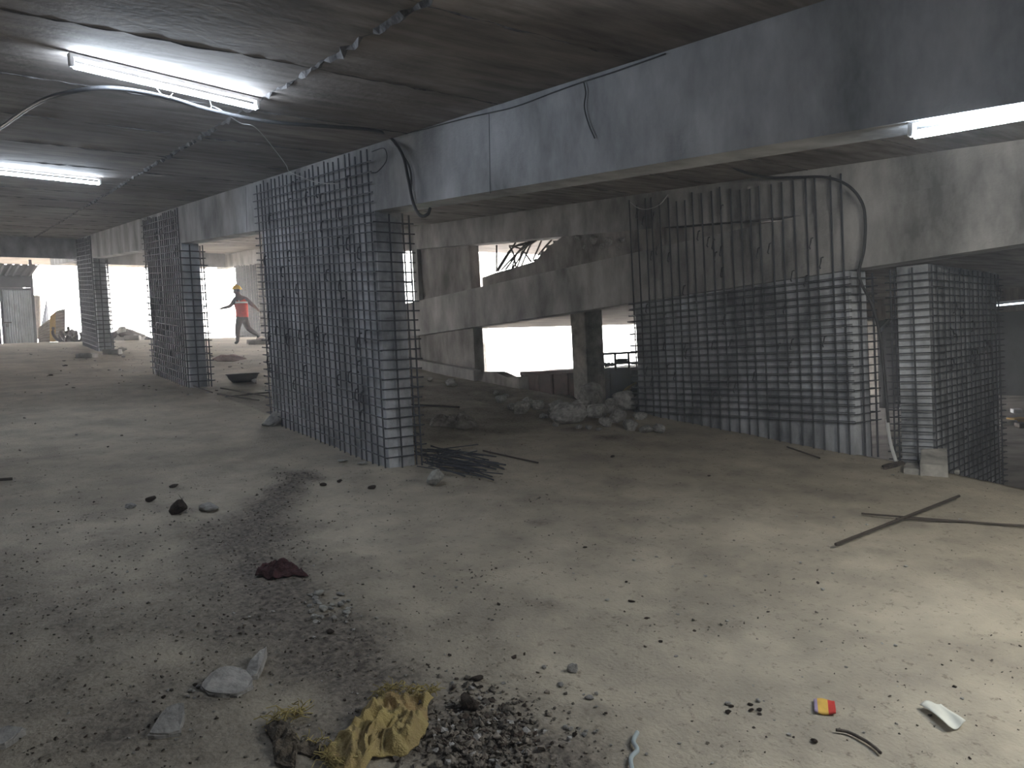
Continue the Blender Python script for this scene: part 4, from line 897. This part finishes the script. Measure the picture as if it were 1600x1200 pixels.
def worker():
    base = on_ramp(374, 533); base = EYE + (base - EYE)*.955; base.z = H(base.x, base.y)
    K = .00205; rt_ = _r; bk = Vector((_f0.x, _f0.y, 0))                 # picture right, and away
    def P(X, Y, d=0.0): return base + rt_*((X - 470)*K) + Vector((0, 0, (1004 - Y)*K)) + bk*d
    rt = root('person', base, 'worker in yellow helmet and orange-red vest striding up the ramp', 'person')
    c = []
    c.append([('pel', P(528, 640), (.135, .115)), ('waist', P(532, 580), (.125, .105)), ('chest', P(522, 470), (.15, .12)), ('nb', P(505, 385), (.10, .085)), ('neck', P(492, 352), .058), ('jaw', P(482, 318), (.07, .075)), ('skull', P(478, 278), (.088, .095)), ('crown', P(480, 245), (.07, .075))])
    c.append([('nb', None, 0), ('shl', P(470, 405, -.10), .062), ('ell', P(405, 497, -.16), .046), ('wrl', P(300, 518, -.18), .030), ('pal', P(272, 524, -.18), (.034, .022))])
    c.append([('nb', None, 0), ('shr', P(578, 400, .10), .064), ('elr', P(660, 482, .14), .047), ('wrr', P(725, 548, .12), .031), ('par', P(742, 566, .12), (.034, .022))])
    c.append([('pel', None, 0), ('hl', P(505, 668, -.07), .098), ('knl', P(470, 800, -.08), .068), ('cal', P(464, 860, -.08), .062), ('anl', P(462, 965, -.08), .043), ('fl', P(446, 988, -.08), .040), ('tl', P(415, 994, -.08), .032)])
    c.append([('pel', None, 0), ('hr', P(548, 668, .07), .098), ('knr', P(585, 795, .07), .068), ('car', P(635, 838, .07), .062), ('anr', P(712, 890, .07), .043), ('fr', P(728, 912, .07), .040), ('tr', P(700, 932, .07), .03)])
    for nm, w0, dirx, z0 in (('l', P(262, 526, -.18), -1, 0), ('r', P(748, 574, .12), .6, -.6)):
        for k in range(4):
            off = bk*(-.027 + .018*k); ln = (.062, .072, .068, .054)[k]; a = rt_*dirx; dn = Vector((0, 0, z0 - .15))
            q = w0 + off; dr = (a + dn).normalized(); c.append([('pa' + nm, None, 0), (f'k{nm}{k}', q, .0095), (f'm{nm}{k}', q + dr*ln*.55, .0085), (f't{nm}{k}', q + dr*ln + Vector((0, 0, -.012)), .0072)])
        c.append([('pa' + nm, None, 0), (f'th{nm}', w0 - bk*.045 - rt_*dirx*.02, .011), (f'th2{nm}', w0 - bk*.06 + rt_*dirx*.02 + Vector((0, 0, -.01)), .009)])
    # resolve shared vertices
    seen = {}; cc_ = []
    for ch in c:
        n_ = []
        for k, p, r in ch:
            if p is not None: seen[k] = (p, r)
            n_.append((k, *seen[k]))
        cc_.append(n_)
    me = skin_mesh('body', cc_)
    for k in ('skin', 'shirt', 'trousers', 'shoe', 'hair'): me.materials.append(MT[k])
    jaw = P(482, 318)
    for p in me.polygons:
        q = p.center; X = (q - base).dot(rt_)/K + 470; Y = 1004 - (q.z - base.z)/K
        if Y > 650 and not (X > 640 and Y < 640): m_ = 2
        else: m_ = 1
        if X < 400 or X > 668 and Y < 650: m_ = 0                       # bare forearms and hands
        if Y < 372: m_ = 0
        if Y < 300 and X > 488: m_ = 4
        if (Y > 965 and X < 520) or (X > 700 and Y > 893): m_ = 3
        p.material_index = m_
    link('body', me, rt)
    # face and ears look to picture left
    bm = bmesh.new()
    fc = P(482, 300) - rt_*.088
    bmesh.ops.create_icosphere(bm, subdivisions=2, radius=.017, matrix=Matrix.Translation(fc - rt_*.012 + Vector((0, 0, -.012))) @ Matrix.Diagonal((1, .8, 1.5, 1)))
    link('nose', from_bm('nose', bm, MT['skin'], True), rt)
    for s in (-1, 1):
        bm = bmesh.new(); bmesh.ops.create_icosphere(bm, subdivisions=2, radius=.011, matrix=Matrix.Translation(P(482, 288) - rt_*.082 + bk*s*.034)); link('eye', from_bm('eye', bm, MT['hair'], True), rt)
        bm = bmesh.new(); bmesh.ops.create_icosphere(bm, subdivisions=2, radius=.028, matrix=Matrix.Translation(P(488, 296) + bk*s*.093) @ Matrix.Diagonal((.7, .4, 1.1, 1))); link('ear', from_bm('ear', bm, MT['skin'], True), rt)
    bm = bmesh.new(); bm_box(bm, P(482, 318) - rt_*.085, (.012, .045, .010), Matrix.Rotation(-AZ, 3, 'Z'), .003); link('mouth', from_bm('mouth', bm, MT['maroon']), rt)
    # helmet: shell and brim
    hc = P(481, 262); v, f = [], []; na, nr = 28, 9
    for i in range(nr + 1):
        t = i/nr*math.pi/2
        for k in range(na): a = 2*math.pi*k/na; v.append(hc + rt_*.128*math.cos(a)*math.cos(t) + bk*.112*math.sin(a)*math.cos(t) + Vector((0, 0, .125*math.sin(t) - .01)))
    for i in range(nr):
        for k in range(na): f.append((i*na + k, i*na + (k + 1) % na, (i + 1)*na + (k + 1) % na, (i + 1)*na + k))
    f.append(tuple(range(na))[::-1])
    hl = link('helmet', mesh('helmet', v, f, MT['helmet'], True), rt)
    v, f = [], []
    for rr, z in ((.9, 0), (1.0, 0), (1.0, -.012), (.9, -.012)):
        for k in range(na):
            a = 2*math.pi*k/na; ex = 1.14 + (.16 if math.cos(a) < -.3 else 0); v.append(hc + rt_*.128*rr*ex*math.cos(a) + bk*.112*rr*1.13*math.sin(a) + Vector((0, 0, z)))
    for i in range(4):
        for k in range(na): f.append((i*na + k, i*na + (k + 1) % na, ((i + 1) % 4)*na + (k + 1) % na, ((i + 1) % 4)*na + k))
    link('brim', mesh('brim', v, f, MT['helmet'], True), hl)
    # vest shell over the torso
    rings = [(648, 528, .168, .156), (610, 531, .166, .154), (570, 532, .164, .152), (520, 528, .176, .158), (470, 522, .186, .162), (430, 514, .172, .150), (400, 508, .132, .126), (384, 505, .09, .10)]
    v, f = [], []; na = 30
    for Y, X, a_, b_ in rings:
        for k in range(na): a = 2*math.pi*k/na; v.append(P(X, Y) + rt_*a_*math.cos(a) + bk*b_*math.sin(a))
    for i in range(len(rings) - 1):
        for k in range(na): f.append((i*na + k, i*na + (k + 1) % na, (i + 1)*na + (k + 1) % na, (i + 1)*na + k))
    vest = mesh('vest', v, f, MT['vest'], True); vo = link('vest', vest, rt); sm = vo.modifiers.new('th', 'SOLIDIFY'); sm.thickness = .008
    def band(Y, X, a_, b_, h_, nm='reflective_strip'):
        v, f = [], []
        for z in (0, h_):
            for k in range(na): a = 2*math.pi*k/na; v.append(P(X, Y) + rt_*(a_ + .006)*math.cos(a) + bk*(b_ + .006)*math.sin(a) + Vector((0, 0, z)))
        for k in range(na): f.append((k, (k + 1) % na, na + (k + 1) % na, na + k))
        o = link(nm, mesh(nm, v, f, MT['strip'], True), vo); s_ = o.modifiers.new('th', 'SOLIDIFY'); s_.thickness = .003
    band(462, 521, .187, .163, .045)
    for s in (-1, 1):
        cable('shoulder_strip', [P(505 + s*24, 462, -.155), P(503 + s*22, 430, -.148), P(500 + s*16, 402, -.125), P(500 + s*12, 385, -.09)], .011, MT['strip'], None, None, k=4, parent=vo)
worker()

# ================================================================== DUST IN THE AIR
def haze():
    M = bpy.data.materials.new('dust_haze'); M.use_nodes = True; nt = M.node_tree; nt.nodes.remove(nt.nodes['Principled BSDF'])
    v = nt.nodes.new('ShaderNodeVolumeScatter'); v.inputs['Density'].default_value = HAZE; v.inputs['Anisotropy'].default_value = .35; v.inputs['Color'].default_value = (.93, .95, 1, 1)
    nt.links.new(v.outputs[0], nt.nodes['Material Output'].inputs['Volume'])
    o = sloped_box('dust_haze', -7.1, 26, -8.9, 40, -1.0, 8.0, M); tag(o, 'thin dust hanging in the air of the ramp hall', 'haze', kind='stuff')
haze()
